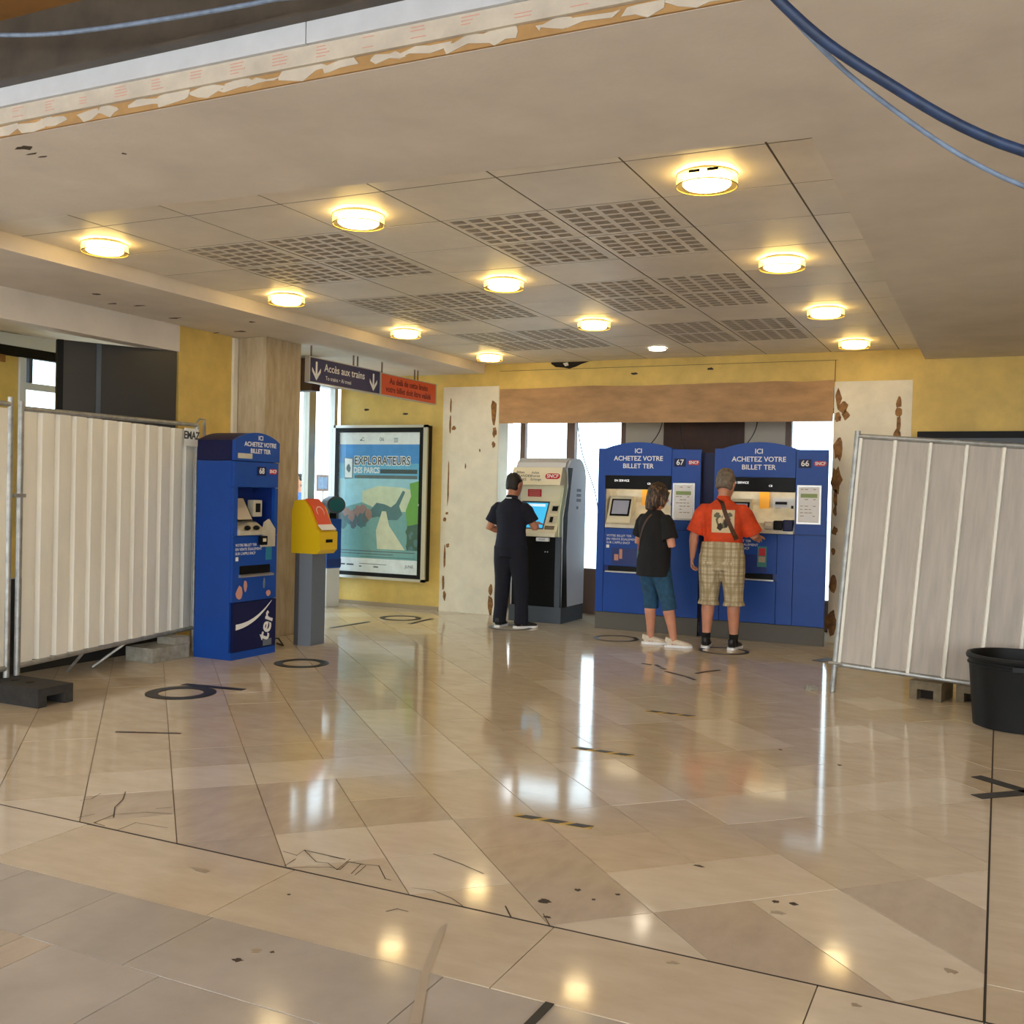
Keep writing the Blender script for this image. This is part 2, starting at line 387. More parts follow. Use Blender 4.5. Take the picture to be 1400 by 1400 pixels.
# rest of the hall floor behind and beside the camera
mb = MB().box(2.2, 6, -8, 12.5, -.006, -.001).box(-9.3, 2.2, -8, 1.0, -.006, -.001).box(-9.3, -5.2, 1.0, 2.775, -.006, -.001)
mb.build('floor_slab', M['marbleD'], floor)
B('joint', M['joint'], floor, -9.2, 2.2, YJ-.0045, YJ+.0045, -.005, .0008)
B('joint', M['joint'], floor, -.004, .004, YJ, 11.39, -.005, .0008)
# cracks in broken tiles
def crack(pts, w=.0045):
    m_ = MB()
    for a, b in zip(pts, pts[1:]):
        a = Vector(a+(0,)); b = Vector(b+(0,)); d = (b-a).normalized(); n = Vector((-d.y, d.x, 0))*w/2*rnd.uniform(.5, 1.3)
        a = a-d*.003; b = b+d*.003
        m_.add([a-n+Vector((0,0,.0012)), b-n+Vector((0,0,.0012)), b+n+Vector((0,0,.0012)), a+n+Vector((0,0,.0012))], [(0, 1, 2, 3)])
    return m_.build('crack', M['crack'], floor)
def unproj(px, py):
    d = fw + rt*((px-700)/1400) - up*((py-700)/1400); t = (0-1.5)/d.z; q = CAM+d*t; return (q.x, q.y)
def z1(*a): return [unproj(x/2.8, 1000+y/2.8) for x, y in a]
def z2(*a): return [unproj(450+x/2.8, 1000+y/2.8) for x, y in a]
for c in (z1((310,265),(350,258),(385,238)), z1((480,232),(470,262),(440,290),(435,330)), z1((655,315),(560,310),(440,318),(360,350)), z1((655,292),(600,296)), z1((300,330),(360,318)), z1((360,350),(400,362)), z1((640,370),(520,350),(450,378)),
          z1((1085,460),(1135,475),(1165,455),(1210,500),(1255,505)), z1((1165,455),(1320,490)), z1((1090,515),(1130,490)), z1((1255,505),(1290,530),(1340,490)), z1((1265,520),(1100,522)), z1((1345,545),(1380,510))):
    crack(c)
for c in (z2((0,520),(40,530),(75,500),(130,510),(190,515),(215,565),(235,570)), z2((100,550),(140,515)), z2((0,480),(60,490)), z2((320,600),(400,610),(470,640),(510,668)), z2((400,470),(510,510),(590,545)), z2((675,670),(695,710)), z2((820,700),(845,745)), z2((220,690),(260,680),(300,690))):
    crack(c)
def stain(px, py, rx, ry, seed, m='stain'):
    x_, y_ = unproj(px, py)
    p = [(x_+a, y_+b) for a, b in blob(13, rx*.6, ry*.6, .45, seed)]
    MB().prism(p, 'z', -.003, .0013).build('floor_stain', M[m], floor)
for k, (px, py, rx, ry, m) in enumerate([(745,1232,.035,.03,'crack'),(790,1217,.02,.02,'crack'),(748,1254,.02,.015,'crack'),(812,1230,.012,.012,'crack'),(955,1184,.04,.016,'crack'),(1060,1233,.02,.02,'crack'),(1085,1236,.025,.02,'crack'),(1063,1248,.05,.03,'stain'),
        (1300,1328,.05,.03,'stain'),(1148,1046,.02,.018,'crack'),(1067,1025,.016,.016,'crack'),(920,1317,.03,.02,'stain'),(1170,1375,.03,.02,'stain'),(350,1300,.03,.03,'stain'),(325,1313,.03,.02,'crack'),(372,1302,.012,.012,'crack'),(845,1223,.015,.012,'crack'),(395,1223,.009,.009,'crack'),(275,1190,.08,.03,'stain')]):
    stain(px, py, rx, ry, k, m)
MB().add([Vector(unproj(*p)+(.0012,)) for p in ((600,1270),(612,1262),(586,1335),(576,1400),(560,1400),(574,1335))], [(0, 1, 2, 3, 4, 5)]).build('floor_stain', mat('scrape', (180, 164, 144), .3), floor)

# ------------------------------------------------------------------ ceiling
ZT, ZS = 3.12, 3.01
WX0, WX1 = -5.86, -.75
ceiling = MB().box(-9.3, 6.2, -4, 12.55, 3.62, 3.75).build('ceiling', M['dark_steel']); tag(ceiling, 'cream suspended ceiling with a recessed tiled field', kind='structure')
mb = MB()
mb.prism([(-9.3, 3.1), (6, 3.1), (6, YB), (WX1, YB), (WX1, 4.36), (WX0, 4.05), (WX0, YB), (-9.3, YB)], 'z', ZS, ZS+.10)
mb.build('soffit', M['cream'], ceiling)
mb = MB()
for X0, X1 in ((WX0-.02, WX0), (WX1, WX1+.02)): mb.box(X0, X1, 4.05, YB, ZS+.1005, ZT+.05)
mb.prism([(WX0, 4.05), (WX1, 4.36), (WX1, 4.34), (WX0, 4.03)], 'z', ZS+.1005, ZT+.05)
mb.build('well_edge', M['cream'], ceiling)
MB().box(WX0-.05, WX1+.05, 4.0, YB, ZT+.002, ZT+.05).build('grid_backing', M['tilegrid'], ceiling)
TX, TY = .685, .635
xl = [WX0]+[-1.005-TX*k for k in range(7, 0, -1)]+[-1.005, WX1]
xl = [WX0]+[-1.005-TX*k for k in range(6, 0, -1)]+[-1.005, WX1]
yl = [4.06]+[4.6925+TY*k for k in range(0, 11)]+[YB]
GT = .0055
cols = list(zip(xl, xl[1:])); rows = list(zip(yl, yl[1:]))
slot_mesh = None
for ci, (xa, xb) in enumerate(cols):
    for ri, (ya, yb) in enumerate(rows):
        p = [(xa+GT, ya+GT), (xb-GT, ya+GT), (xb-GT, yb-GT), (xa+GT, yb-GT)]
        if ri == 0:
            f = lambda xx: 4.05+(xx-WX0)/(WX1-WX0)*.31+.001
            p[0] = (p[0][0], f(p[0][0])); p[1] = (p[1][0], f(p[1][0]))
        cx, cy = (xa+xb)/2, (ya+yb)/2
        t = MB().prism([(q[0]-cx, q[1]-cy) for q in p], 'z', 0, .0015).build('ceiling_tile', M['tile'], ceiling, loc=(cx, cy, ZT+rnd.uniform(-.0003, .0003)))
        if rnd.random() < .2: t.rotation_euler = (R(rnd.uniform(-.04, .04)), R(rnd.uniform(-.04, .04)), 0)
        # col index from right: last = narrow strip, then lamp col (5 of 0..), perforated cols
        k = len(cols)-2-ci      # 0 = lamp column at x=-1.35
        if k >= 0 and k % 3 in (1, 2) and 1 <= ri <= 10 and (ri-1) % 3 in (1, 2):
            if slot_mesh is None:
                sm = MB(); nx, ny = 5, 6
                for a in range(nx):
                    for b in range(ny):
                        x0 = -.30+a*.122; y0 = -.285+b*.097
                        for q in range(5):
                            sm.add([(x0, y0+q*.0135, -.0012), (x0+.088, y0+q*.0135, -.0012), (x0+.088, y0+q*.0135+.0095, -.0012), (x0, y0+q*.0135+.0095, -.0012)], [(0, 1, 2, 3)])
                slot_mesh = sm.mesh('perforation', M['perf'])
            o = bpy.data.objects.new('perforation', slot_mesh); COL.objects.link(o); o.parent = t; o['kind'] = 'stuff'
# stains and scratches on the soffit
for k, (px, py, rx, ry) in enumerate([(33,202,.05,.02),(45,210,.03,.008),(58,214,.02,.012),(132,402,.03,.03),(190,418,.05,.015),(155,415,.05,.02),(238,435,.06,.02),(296,455,.05,.02),(328,453,.05,.04),(170,210,.01,.01),(345,440,.03,.03)]):
    d = fw + rt*((px-700)/1400) - up*((py-700)/1400); q = CAM+d*((ZS-1.5)/d.z)
    MB().prism([(q.x+a, q.y+b) for a, b in blob(8, rx, ry, .6, k+50)], 'z', ZS-.001, ZS+.002).build('soffit_scrape', M['crack'], ceiling)
# cut front edge of the soffit: glue board, printed paper, white board, steel beam
edge = empty('trim_1', (0, 3.1, 0)); tag(edge, 'torn layered front edge of the suspended ceiling', kind='structure')
B('glue_board', M['glueboard'], edge, -9.2, 5.9, -.012, -.001, ZS+.001, ZS+.065)
B('paper_layer', M['paper'], edge, -9.2, 5.9, -.03, -.013, ZS+.05, ZS+.118)
for a, b in ((-9.2, -5.0), (-4.995, -2.34), (-2.335, .2), (.205, 3), (3.005, 5.9)):
    B('white_board', M['gyps'], edge, a, b, -.045, -.014, ZS+.119, ZS+.198)
k = 0
for i in range(26):
    x_ = -4.6+i*.16+rnd.uniform(-.04, .04)
    MB().prism([(x_+a, ZS+.03+rnd.uniform(-.012, .012)+b) for a, b in blob(9, rnd.uniform(.05, .15), rnd.uniform(.014, .024), .3, 90+i)], 'y', -.0125-i*.00012, -.011).build('torn_paper', M['paper'], edge)
for i in range(22):
    x_ = -4.5+i*.2; g = MB()
    for r_ in range(4):
        if rnd.random() < .8: g.box(x_, x_+rnd.uniform(.03, .07), -.0312, -.029, ZS+.068+r_*.012, ZS+.071+r_*.012)
    if g.v: g.build('printed_mark', M['redprint'], edge)
beam = MB().box(-9.2, 5.9, 3.06, 3.09, ZS+.2, 3.55).box(-9.2, 5.9, 3.0, 3.09, ZS+.198, ZS+.206).build('trim_2', M['dark_steel']); tag(beam, 'dark steel beam above the ceiling edge', kind='structure')
och = MB().box(-9.2, 5.9, -4, 3.06, 3.5, 3.6).build('trim_3', M['ochre']); tag(och, 'ochre upper ceiling over the hall', kind='structure')

# ceiling lamps
def lamp(name='ceiling_lamp'):
    t = empty(name)
    MB().lathe([(.115, 0), (.115, -.012)], n=28).build('base_plate', M['white'], t)
    MB().lathe([(.104, -.0125), (.118, -.026), (.118, -.056), (.106, -.066), (.0, -.069)], n=32).build('diffuser', M['lamp'], t, smooth='auto')
    MB().lathe([(.146, -.012), (.150, -.012), (.150, -.066), (.146, -.066), (.146, -.012)], n=32, cap=False).build('glass_ring', M['lampglass'], t, smooth='auto')
    for z_ in (-.012, -.066):
        MB().tube([(.150*math.cos(a*math.pi/16), .150*math.sin(a*math.pi/16), z_) for a in range(33)], .0032, 6, cap=False).build('rim', M['lamp_rim'], t, smooth=True)
    return t
proto = None
lampdesc = [(-1.36, 5.0, 'nearest the camera on the right, biggest in view'), (-3.42, 5.0, 'second lamp of the front row, left of centre'), (-5.44, 5.0, 'leftmost of all, above the metal hoarding'),
            (-1.36, 6.93, 'second lamp from the front in the right column'), (-3.42, 6.93, 'second lamp from the front in the middle column'), (-5.42, 6.9, 'second lamp from the front in the left column'),
            (-1.36, 8.82, 'third lamp from the front in the right column'), (-3.42, 8.82, 'third lamp from the front in the middle column'), (-5.40, 8.76, 'third lamp from the front in the left column'),
            (-1.36, 10.66, 'hindmost lamp of the right column'), (-5.38, 10.58, 'hindmost lamp of the left column')]
for x_, y_, d_ in lampdesc:
    if proto is None: proto = lamp(); o = proto; o.location = (x_, y_, ZT-.004)
    else: o = dup(proto, (x_, y_, ZT-.004))
    tag(o, 'round glowing ceiling lamp, '+d_, 'lamp', 'round glass ceiling lamps')
for a in (-.05, .04):
    MB().box(a, a+.055, -.1535, -.1515, -.036, -.022).build('vent_slot', M['black'], proto)
t = empty('ceiling_spotlight', (-3.38, 10.62, ZT-.004)); tag(t, 'small flat white ceiling spotlight, hindmost in the middle', 'lamp')
MB().lathe([(.10, 0), (.105, -.006), (.09, -.012), (.09, -.006)], n=28, cap=False).build('trim_ring', M['white'], t, smooth='auto')
MB().lathe([(.088, -.004), (.088, -.016), (.0, -.02)], n=28).build('diffuser', M['lamp_w'], t, smooth='auto')

# ------------------------------------------------------------------ walls
wall = MB()
OX0, OX1, OZ = -5.65, -1.64, 2.75
wall.box(-8.02, OX0, YB, YB+.25, 0, 3.62).box(OX1, 6, YB, YB+.25, 0, 3.62).box(OX0, OX1, YB, YB+.25, OZ, 3.62)
wall = wall.build('wall_back', M['yellow']); tag(wall, 'yellow painted back wall with stripped plaster strips around the alcove', kind='structure')
for n_, X0, X1, Zt in (('a', -6.44, OX0, 2.85), ('b', OX1, -.86, 2.80)):
    MB().box(X0, X1, YB-.006, YB-.0005, 0, Zt, 0, .002).build('plaster_strip', M['plaster'], wall)
MB().box(OX0-.002, OX0+.004, YB, YB+.26, 0, OZ).build('jamb', M['plaster'], wall)
MB().box(OX1-.004, OX1+.002, YB, YB+.26, 0, OZ).build('jamb', M['plaster'], wall)
# hardboard strip over the alcove, with uneven top edge
hb = [(OX0+.01, 2.385), (OX1-.01, 2.375), (OX1-.01, 2.82)]
for k in range(12, -1, -1):
    xx = OX0+.01+(OX1-OX0-.02)*k/13; hb.append((xx, 2.815+rnd.uniform(-.012, .012)))
MB().prism(hb, 'y', YB-.014, YB-.002).build('hardboard', M['cardboard'], wall)
MB().box(OX0, OX1+.02, YB-.004, YB-.0005, 3.03, 3.034).build('crack', M['crack'], wall)
MB().box(OX1-.004, OX1+.002, YB-.005, YB-.0005, 2.80, 3.03).build('crack', M['crack'], wall)
MB().prism([(-4.96, 3.10), (-4.90, 3.06), (-4.80, 3.05), (-4.72, 3.035), (-4.64, 3.055), (-4.57, 3.085), (-4.46, 3.115), (-4.96, 3.118)], 'y', YB-.003, YB+.0).build('wall_hole', M['dark_hole'], wall)
MB().prism([(-4.80, 3.10), (-4.77, 3.065), (-4.73, 3.075), (-4.74, 3.11)], 'y', YB-.02, YB-.003).build('plaster_chip', M['plaster'], wall)
# glue remains
def smear(x_, z_, rx, rz, seed, m='glue', h=.004):
    MB().prism([(x_+a, z_+b) for a, b in blob(11, rx, rz, .3, seed)], 'y', YB-.006-h, YB-.005).build('glue_mark', M[m], wall)
k = 200
for (x_, z_, rx, rz) in [(-6.33,2.62,.012,.10),(-6.33,2.36,.014,.12),(-6.28,2.33,.03,.025),(-6.34,1.62,.01,.28),(-6.35,1.25,.02,.02),(-6.38,1.17,.022,.03),(-6.33,.84,.025,.025),(-6.37,.68,.014,.16),(-6.38,.36,.018,.10),(-6.36,.2,.022,.06),
        (-5.72,2.55,.04,.16),(-5.70,2.28,.03,.06),(-5.71,2.12,.025,.04),(-5.70,.32,.03,.07),(-5.70,.13,.035,.12),(-5.9,2.05,.01,.02),(-6.1,1.85,.008,.03),
        (-1.60,2.62,.03,.10),(-1.55,2.52,.05,.06),(-1.52,2.44,.04,.05),(-1.60,2.42,.03,.06),(-1.585,2.08,.05,.12),(-1.60,1.75,.06,.14),(-1.60,1.55,.02,.10),(-1.60,1.42,.02,.06),(-1.60,1.2,.03,.05),(-1.605,.98,.02,.04),(-1.60,.63,.04,.09),(-1.605,.22,.055,.12),
        (-.99,2.56,.025,.06),(-.99,2.46,.03,.05),(-.99,2.34,.02,.09),(-1.0,2.18,.05,.12)]:
    smear(x_, z_, rx, rz, k); k += 1
for (x_, z_) in [(-7.0, 2.52), (-7.6, 2.58), (-3.0, 2.98), (-3.9, 2.95)]: smear(x_, z_, .04, .015, k, 'crack', .002); k += 1
B('skirting_dirt', M['stain'], wall, -8.0, -6.45, YB-.01, YB-.001, 0, .05)
# alcove behind
alc = MB().box(-6.05, -6.0, YB+.25, 12.55, 0, 3.0).box(-1.5, -1.45, YB+.25, 12.55, 0, 3.0).box(-6.0, -1.5, 12.3, 12.42, 2.6, 3.0)
alc = alc.build('wall_alcove', M['white_fr']); tag(alc, 'pale side walls of the alcove', kind='structure')
MB().box(-6.05, -1.45, YB+.25, 12.55, 2.98, 3.05).build('alcove_ceiling', M['brown_p'], alc)
MB().box(-4.30, -3.80, 12.3, 12.42, 0, 2.6).box(-2.80, -2.32, 12.3, 12.42, 0, 2.6).build('panel', M['beige_p'], alc)
MB().box(-3.80, -2.80, 12.28, 12.42, 0, 2.6).build('dark_panel', M['brown_p'], alc)
MB().box(-6.0, -4.30, 12.3, 12.42, 0, .52).box(-2.32, -1.5, 12.3, 12.42, 0, .3).build('sill_panel', M['mullion'], alc)
def window(n, x0, x1, mull, z0, z1, yy, label):
    w = empty('window_%d' % n, (0, yy, 0)); tag(w, label, kind='structure')
    f = MB().box(x0, x0+.07, 0, .08, z0, z1).box(x1-.07, x1, 0, .08, z0, z1).box(x0, x1, 0, .08, z0, z0+.06).box(x0, x1, 0, .08, z1-.06, z1)
    f.build('window_frame', M['mullion'], w)
    e = [x0+.07]
    for m_ in mull:
        MB().box(m_-.055, m_+.055, -.02, .08, z0+.06, z1-.06).build('mullion', M['mullion'], w); e += [m_-.055, m_+.055]
    e.append(x1-.07)
    for a, b in zip(e[::2], e[1::2]): MB().box(a, b, .035, .041, z0+.06, z1-.06).build('pane', M['glass'], w)
window(1, -5.78, -4.30, [-5.05], .52, 2.6, 12.32, 'bright window behind the grey ticket machine')
window(2, -2.32, -1.5, [], .3, 2.6, 12.32, 'bright narrow window at the right end of the alcove')
# left walls
wl = MB().box(-7.2, -6.97, 7.31, 8.7, 0, 3.62).box(-8.2, -7.2, 8.5, 8.7, 0, 3.62); wl = wl.build('wall_left', M['yellow']); tag(wl, 'yellow wall beside the concrete column', kind='structure')
MB().box(-6.97, -6.94, 8.03, 8.09, 0, 3.0).build('corner_trim', M['plaster'], wl)
co = MB().box(-6.95, -6.6, 8.1, 8.66, 0, 3.008, 0, .006).build('wall_column', M['concrete']); tag(co, 'bare concrete column with board marks', kind='structure')
fa = MB().box(-7.14, -6.97, 2.0, 7.31, 2.765, 3.4).build('trim_4', M['cream']); tag(fa, 'cream fascia over the dark shop front', kind='structure')
gap_panel = MB().box(-7.02, -6.95, 2.5, 7.30, 0, .75).build('trim_5', M['dark_panel']); tag(gap_panel, 'added dark panel behind the hoarding that darkens the gap below it', kind='structure')  # dark panel added so the gap under the hoarding stays dark
# outer walls of the hall
ow = MB().box(-9.3, -9.05, 1.5, 7.24, 0, 3.62).box(-9.3, -9.05, 8.9, 9.0, 0, 3.62).box(-9.3, -8.2, 8.5, 8.7, 0, 3.62).box(-9.3, -9.05, 7.24, 8.7, 3.02, 3.62); ow = ow.build('wall_side', M['yellow']); tag(ow, 'yellow wall far left behind the hoarding', kind='structure')
rw = MB().box(6, 6.2, 1.5, 12, 0, 3.62).build('wall_right', M['yellow']); tag(rw, 'yellow wall of the hall right of the view', kind='structure')
# far-left window above the hoarding
w3 = empty('window_3', (-9.05, 0, 0)); tag(w3, 'white framed window above the hoarding at far left', kind='structure')
B('header', M['white_fr'], w3, -.02, .05, 5.0, 8.5, 2.88, 3.0)
B('dark_rail', M['black'], w3, -.03, .04, 5.0, 8.5, 2.78, 2.88)
f = MB().box(-.02, .03, 7.24, 7.31, 0, 2.78).box(-.02, .03, 7.31, 8.5, 2.46, 2.53).box(-.02, .03, 8.4, 8.5, 0, 2.78); f.build('window_frame', M['white_fr'], w3)
B('post', M['slate'], w3, -.01, .05, 7.33, 7.37, 2.53, 2.78)
B('lower_panel', M['mullion'], w3, -.01, .02, 7.31, 8.4, 0, 1.0)  # added, hidden by the hoarding; blocks bright outside light showing beneath it
for a, b in ((1.0, 2.46), (2.53, 2.78)): B('pane', M['glass'], w3, 0, .006, 7.31, 8.4, a, b)
B('sign_plate', M['glue'], w3, .06, .075, 6.85, 7.03, 2.70, 2.775)
# angled dark screen under the fascia
a0, a1 = Vector((-6.99, 7.29, 0)), Vector((-7.445, 6.40, 0)); d = (a1-a0); ang = math.atan2(d.y, d.x); Ld = d.length
sc = empty('door_1', a0, ang); tag(sc, 'dark glazed folding screen under the cream fascia', kind='structure')
B('dark_glass', M['dark_panel'], sc, .0, .70*Ld-.02, -.015, .015, .02, 2.762)
B('dark_glass', M['dark_panel'], sc, .70*Ld+.02, Ld, -.015, .015, .02, 2.762)
B('mullion', M['slate'], sc, .70*Ld-.02, .70*Ld+.02, -.025, .025, .02, 2.762)
B('mullion', M['black'], sc, Ld, Ld+.05, -.03, .03, .02, 2.762)
# exit to the trains: glazed door plane at x=-8.02
dr = empty('door_2', (-8.06, 0, 0)); tag(dr, 'glazed exit to the trains between column and poster', kind='structure')
B('lintel', M['white_fr'], dr, -.12, .04, 8.7, YB, 2.86, 2.94)
B('overpanel', M['cream'], dr, -.12, .02, 8.7, YB+.25, 2.94, 3.62)
B('frame_post', M['alu'], dr, -.06, .04, 10.72, 10.86, 0, 2.86)
B('frame_post', M['alu'], dr, -.06, .02, 11.3, 11.37, 0, 2.86)
B('frame_rail', M['alu'], dr, -.05, .03, 10.86, 11.3, 0, .08)
B('pane', M['glass'], dr, -.01, -.004, 10.86, 11.3, .08, 2.86)
B('pane', M['glass'], dr, -.01, -.004, 8.72, 10.72, .08, 2.86)
B('frame_rail', M['alu'], dr, -.05, .03, 8.72, 10.72, 0, .08)
bx_ = MB().box(-7.4, -7.0, 9.4, 9.55, 2.62, 2.99, 0, .01).build('junction_box', M['brown_p']); tag(bx_, 'brown box hanging from the soffit left of the navy sign', 'box')
# black board on the wall behind the right hoarding
bb = empty('wall_display', (-.80, YB-.06, 0)); tag(bb, 'black framed board on the yellow wall behind the right hoarding', 'board')
B('frame', M['black'], bb, 0, 2.0, 0, .059, 1.15, 2.26, .006)
B('face', M['dark_panel'], bb, .05, 1.95, -.004, 0, 1.2, 2.19)

# ------------------------------------------------------------------ floor markings
def ring(x_, y_, ro, ri, label, group='round queue markers on the floor'):
    n = 40; m_ = MB(); V = []
    for k in range(n):
        a = 2*math.pi*k/n
        V += [(ro*math.cos(a), ro*math.sin(a), 0), (ri*math.cos(a), ri*math.sin(a), 0), (ro*math.cos(a), ro*math.sin(a), .0022), (ri*math.cos(a), ri*math.sin(a), .0022)]
    F = []
    for k in range(n):
        i, j = 4*k, 4*((k+1) % n); F += [(i+2, j+2, j+3, i+3), (i, j, j+2, i+2), (i+1, i+3, j+3, j+1), (i, i+1, j+1, j)]
    m_.add(V, F); o = m_.build('floor_marker_ring', M['blk'], None, loc=(x_, y_, .0012)); tag(o, label, 'floor sticker', group)
ring(-5.35, 5.69, .25, .158, 'black ring sticker on the floor in front of the metal hoarding')
ring(-5.42, 7.21, .235, .16, 'black ring sticker on the floor in front of the free-standing blue machine')
ring(-6.43, 10.46, .25, .19, 'dark ring sticker on the floor below the poster case')
ring(-4.98, 10.46, .25, .20, 'dark ring sticker under the feet of the person in navy')
ring(-3.66, 10.32, .24, .20, 'dark ring sticker left of the person in black shirt')
ring(-2.45, 10.11, .25, .21, 'dark ring sticker under the person in the orange shirt')
def strip(name, a, b, w, label, cat='floor tape', m='blk', parent=None, z=.0012):
    a = Vector((a[0], a[1], 0)); b = Vector((b[0], b[1], 0)); d = b-a; L_ = d.length
    o = MB().box(0, L_, -w/2, w/2, 0, .002).build(name, M[m], parent, loc=(a.x, a.y, z)); o.rotation_euler = (0, 0, math.atan2(d.y, d.x))
    if label: tag(o, label, cat)
    return o
strip('floor_tape', (-5.57, 5.95), (-5.05, 6.02), .07, 'short black bar stuck beside the ring in front of the hoarding')
strip('floor_tape', (-6.57, 9.25), (-6.54, 9.95), .05, 'long dark tape bar leading to the ring below the poster')
strip('floor_tape', (-6.06, 10.06), (-6.10, 10.63), .05, 'dark tape bar right of the ring below the poster')
strip('floor_tape', (-1.165, 2.55), (-1.16, 2.775), .028, 'black tape bar at the bottom edge nearest the camera')
def hazard(a, b, label, w=.048):
    a_ = Vector((a[0], a[1], 0)); b_ = Vector((b[0], b[1], 0)); d = b_-a_; L_ = d.length
    t = empty('hazard_tape', (a[0], a[1], .0012), math.atan2(d.y, d.x)); tag(t, label, 'floor tape', 'yellow and black queue tapes')
    MB().box(0, L_, -w/2, w/2, 0, .0018).build('tape', M['ylw'] if w > .03 else M['strap'], t)
    n = 3
    for k in range(n):
        x0 = L_*(k+.05)/n; x1 = x0+L_*.225
        MB().prism([(x0, -w/2), (x1, -w/2), (x1+w*.8, w/2), (x0+w*.8, w/2)], 'z', .0019, .0026).build('black_stripe', M['blk'], t)
hazard((-2.01, 4.33), (-1.63, 4.34), 'yellow and black tape strip nearest the camera in the bright reflection')
hazard((-2.27, 5.68), (-1.89, 5.67), 'yellow and black tape strip, middle one of three in line')
hazard((-2.22, 6.93), (-1.87, 6.92), 'yellow and black tape strip, hindmost of three in line')
hazard((-4.82, 4.58), (-4.46, 4.75), 'thin dark tape strip on the left below the ring sticker', .022)
t = empty('worn_tape', (-2.5, 8.7, .0012)); tag(t, 'worn remains of black tape on the floor before the blue machines', 'floor tape')
for a, b in (((-.40, .20), (-.30, .17)), ((-.27, .20), (-.20, .10)), ((-.18, .06), (-.12, .01)), ((-.09, -.09), (.12, -.24)), ((.14, -.25), (.25, -.37)), ((.17, -.05), (.22, .10)), ((.22, .10), (.30, .24))):
    strip('tape_piece', a, b, .03, None, parent=t, z=0)
t = empty('arrow_marker', (.15, 6.04, .0012)); tag(t, 'black arrow-shaped tape mark at the right edge of the floor', 'floor tape')
for a, b in (((.03, .0), (-.23, .20)), ((.03, .0), (-.22, -.24)), ((.16, .12), (.10, .18)), ((.16, -.1), (.08, -.2))):
    strip('tape_piece', a, b, .08, None, parent=t, z=0)
pm = MB().box(-.06, .06, -.14, .14, 0, .004).build('floor_plate', M['slate'], None, loc=(-1.47, 10.1, .001)); pm.rotation_euler = (0, 0, R(-20)); tag(pm, 'small dark plate on the floor beside the last blue machine', 'plate')
cp = MB(); g = random.Random(5)
bm = bmesh.new(); bmesh.ops.create_icosphere(bm, subdivisions=2, radius=.05)
for v in bm.verts: v.co = v.co*(1+g.uniform(-.45, .35)); v.co.z = abs(v.co.z)*.8
me = bpy.data.meshes.new('paper_scrap'); bm.to_mesh(me); bm.free(); me.materials.append(M['block'])
o = bpy.data.objects.new('paper_scrap', me); COL.objects.link(o); o.location = (-1.33, 8.42, .001); tag(o, 'crumpled scrap lying by the foot of the right hoarding', 'scrap')

# ------------------------------------------------------------------ blue ticket machines
def snaf(parent, x_, y_, z_, w, h, letters=True):
    r = h/2; P = []
    for k in range(9): a = -math.pi/2+math.pi*k/8; P.append((w/2-r+r*math.cos(a), r*math.sin(a)))
    for k in range(9): a = math.pi/2+math.pi*k/8; P.append((-w/2+r+r*math.cos(a), r*math.sin(a)))
    o = MB().prism([(x_+p[0], z_+p[1]) for p in P], 'y', y_-.0015, y_).build('logo', M['red'], parent)
    if letters: text('lettering', 'SNCF', h*.85, M['white'], o, (x_, y_-.0022, z_), sx=.95, bold=.001)
    return o
def arch(x0, x1, zb, zs, zt, n=14):
    P = [(x0, zb), (x1, zb)]
    c = (x1-x0)/2; h = zt-zs; Rr = (c*c+h*h)/(2*h); cz = zt-Rr; th = math.asin(c/Rr)
    for k in range(n+1):
        a = th-2*th*k/n; P.append(((x0+x1)/2+Rr*math.sin(a), cz+Rr*math.cos(a)))
    return P
def timetable(parent, x0, x1, z0, z1):
    t = MB().box(x0, x1, -.012, 0, z0, z1, 0, .003).build('notice_frame', M['alu'], parent)
    MB().box(x0+.02, x1-.02, -.0135, -.012, z0+.02, z1-.02).build('sheet', M['white'], t)
    w = x1-x0; h = z1-z0
    MB().box(x0+.04, x1-.04, -.0145, -.0135, z1-h*.32, z1-h*.22).build('green_band', mat('notice_green', (150, 170, 110), .6), t)
    m_ = MB()
    for r in range(9):
        zz = z1-h*.12-r*h*.085
        if .2 < (z1-zz)/h < .34: continue
        for q in range(4):
            if rnd.random() < .65: m_.box(x0+.04+q*(w-.08)/4, x0+.04+q*(w-.08)/4+rnd.uniform(.02, (w-.1)/4), -.0142, -.0135, zz, zz+.008)
    m_.build('printed_lines', M['stain'], t)
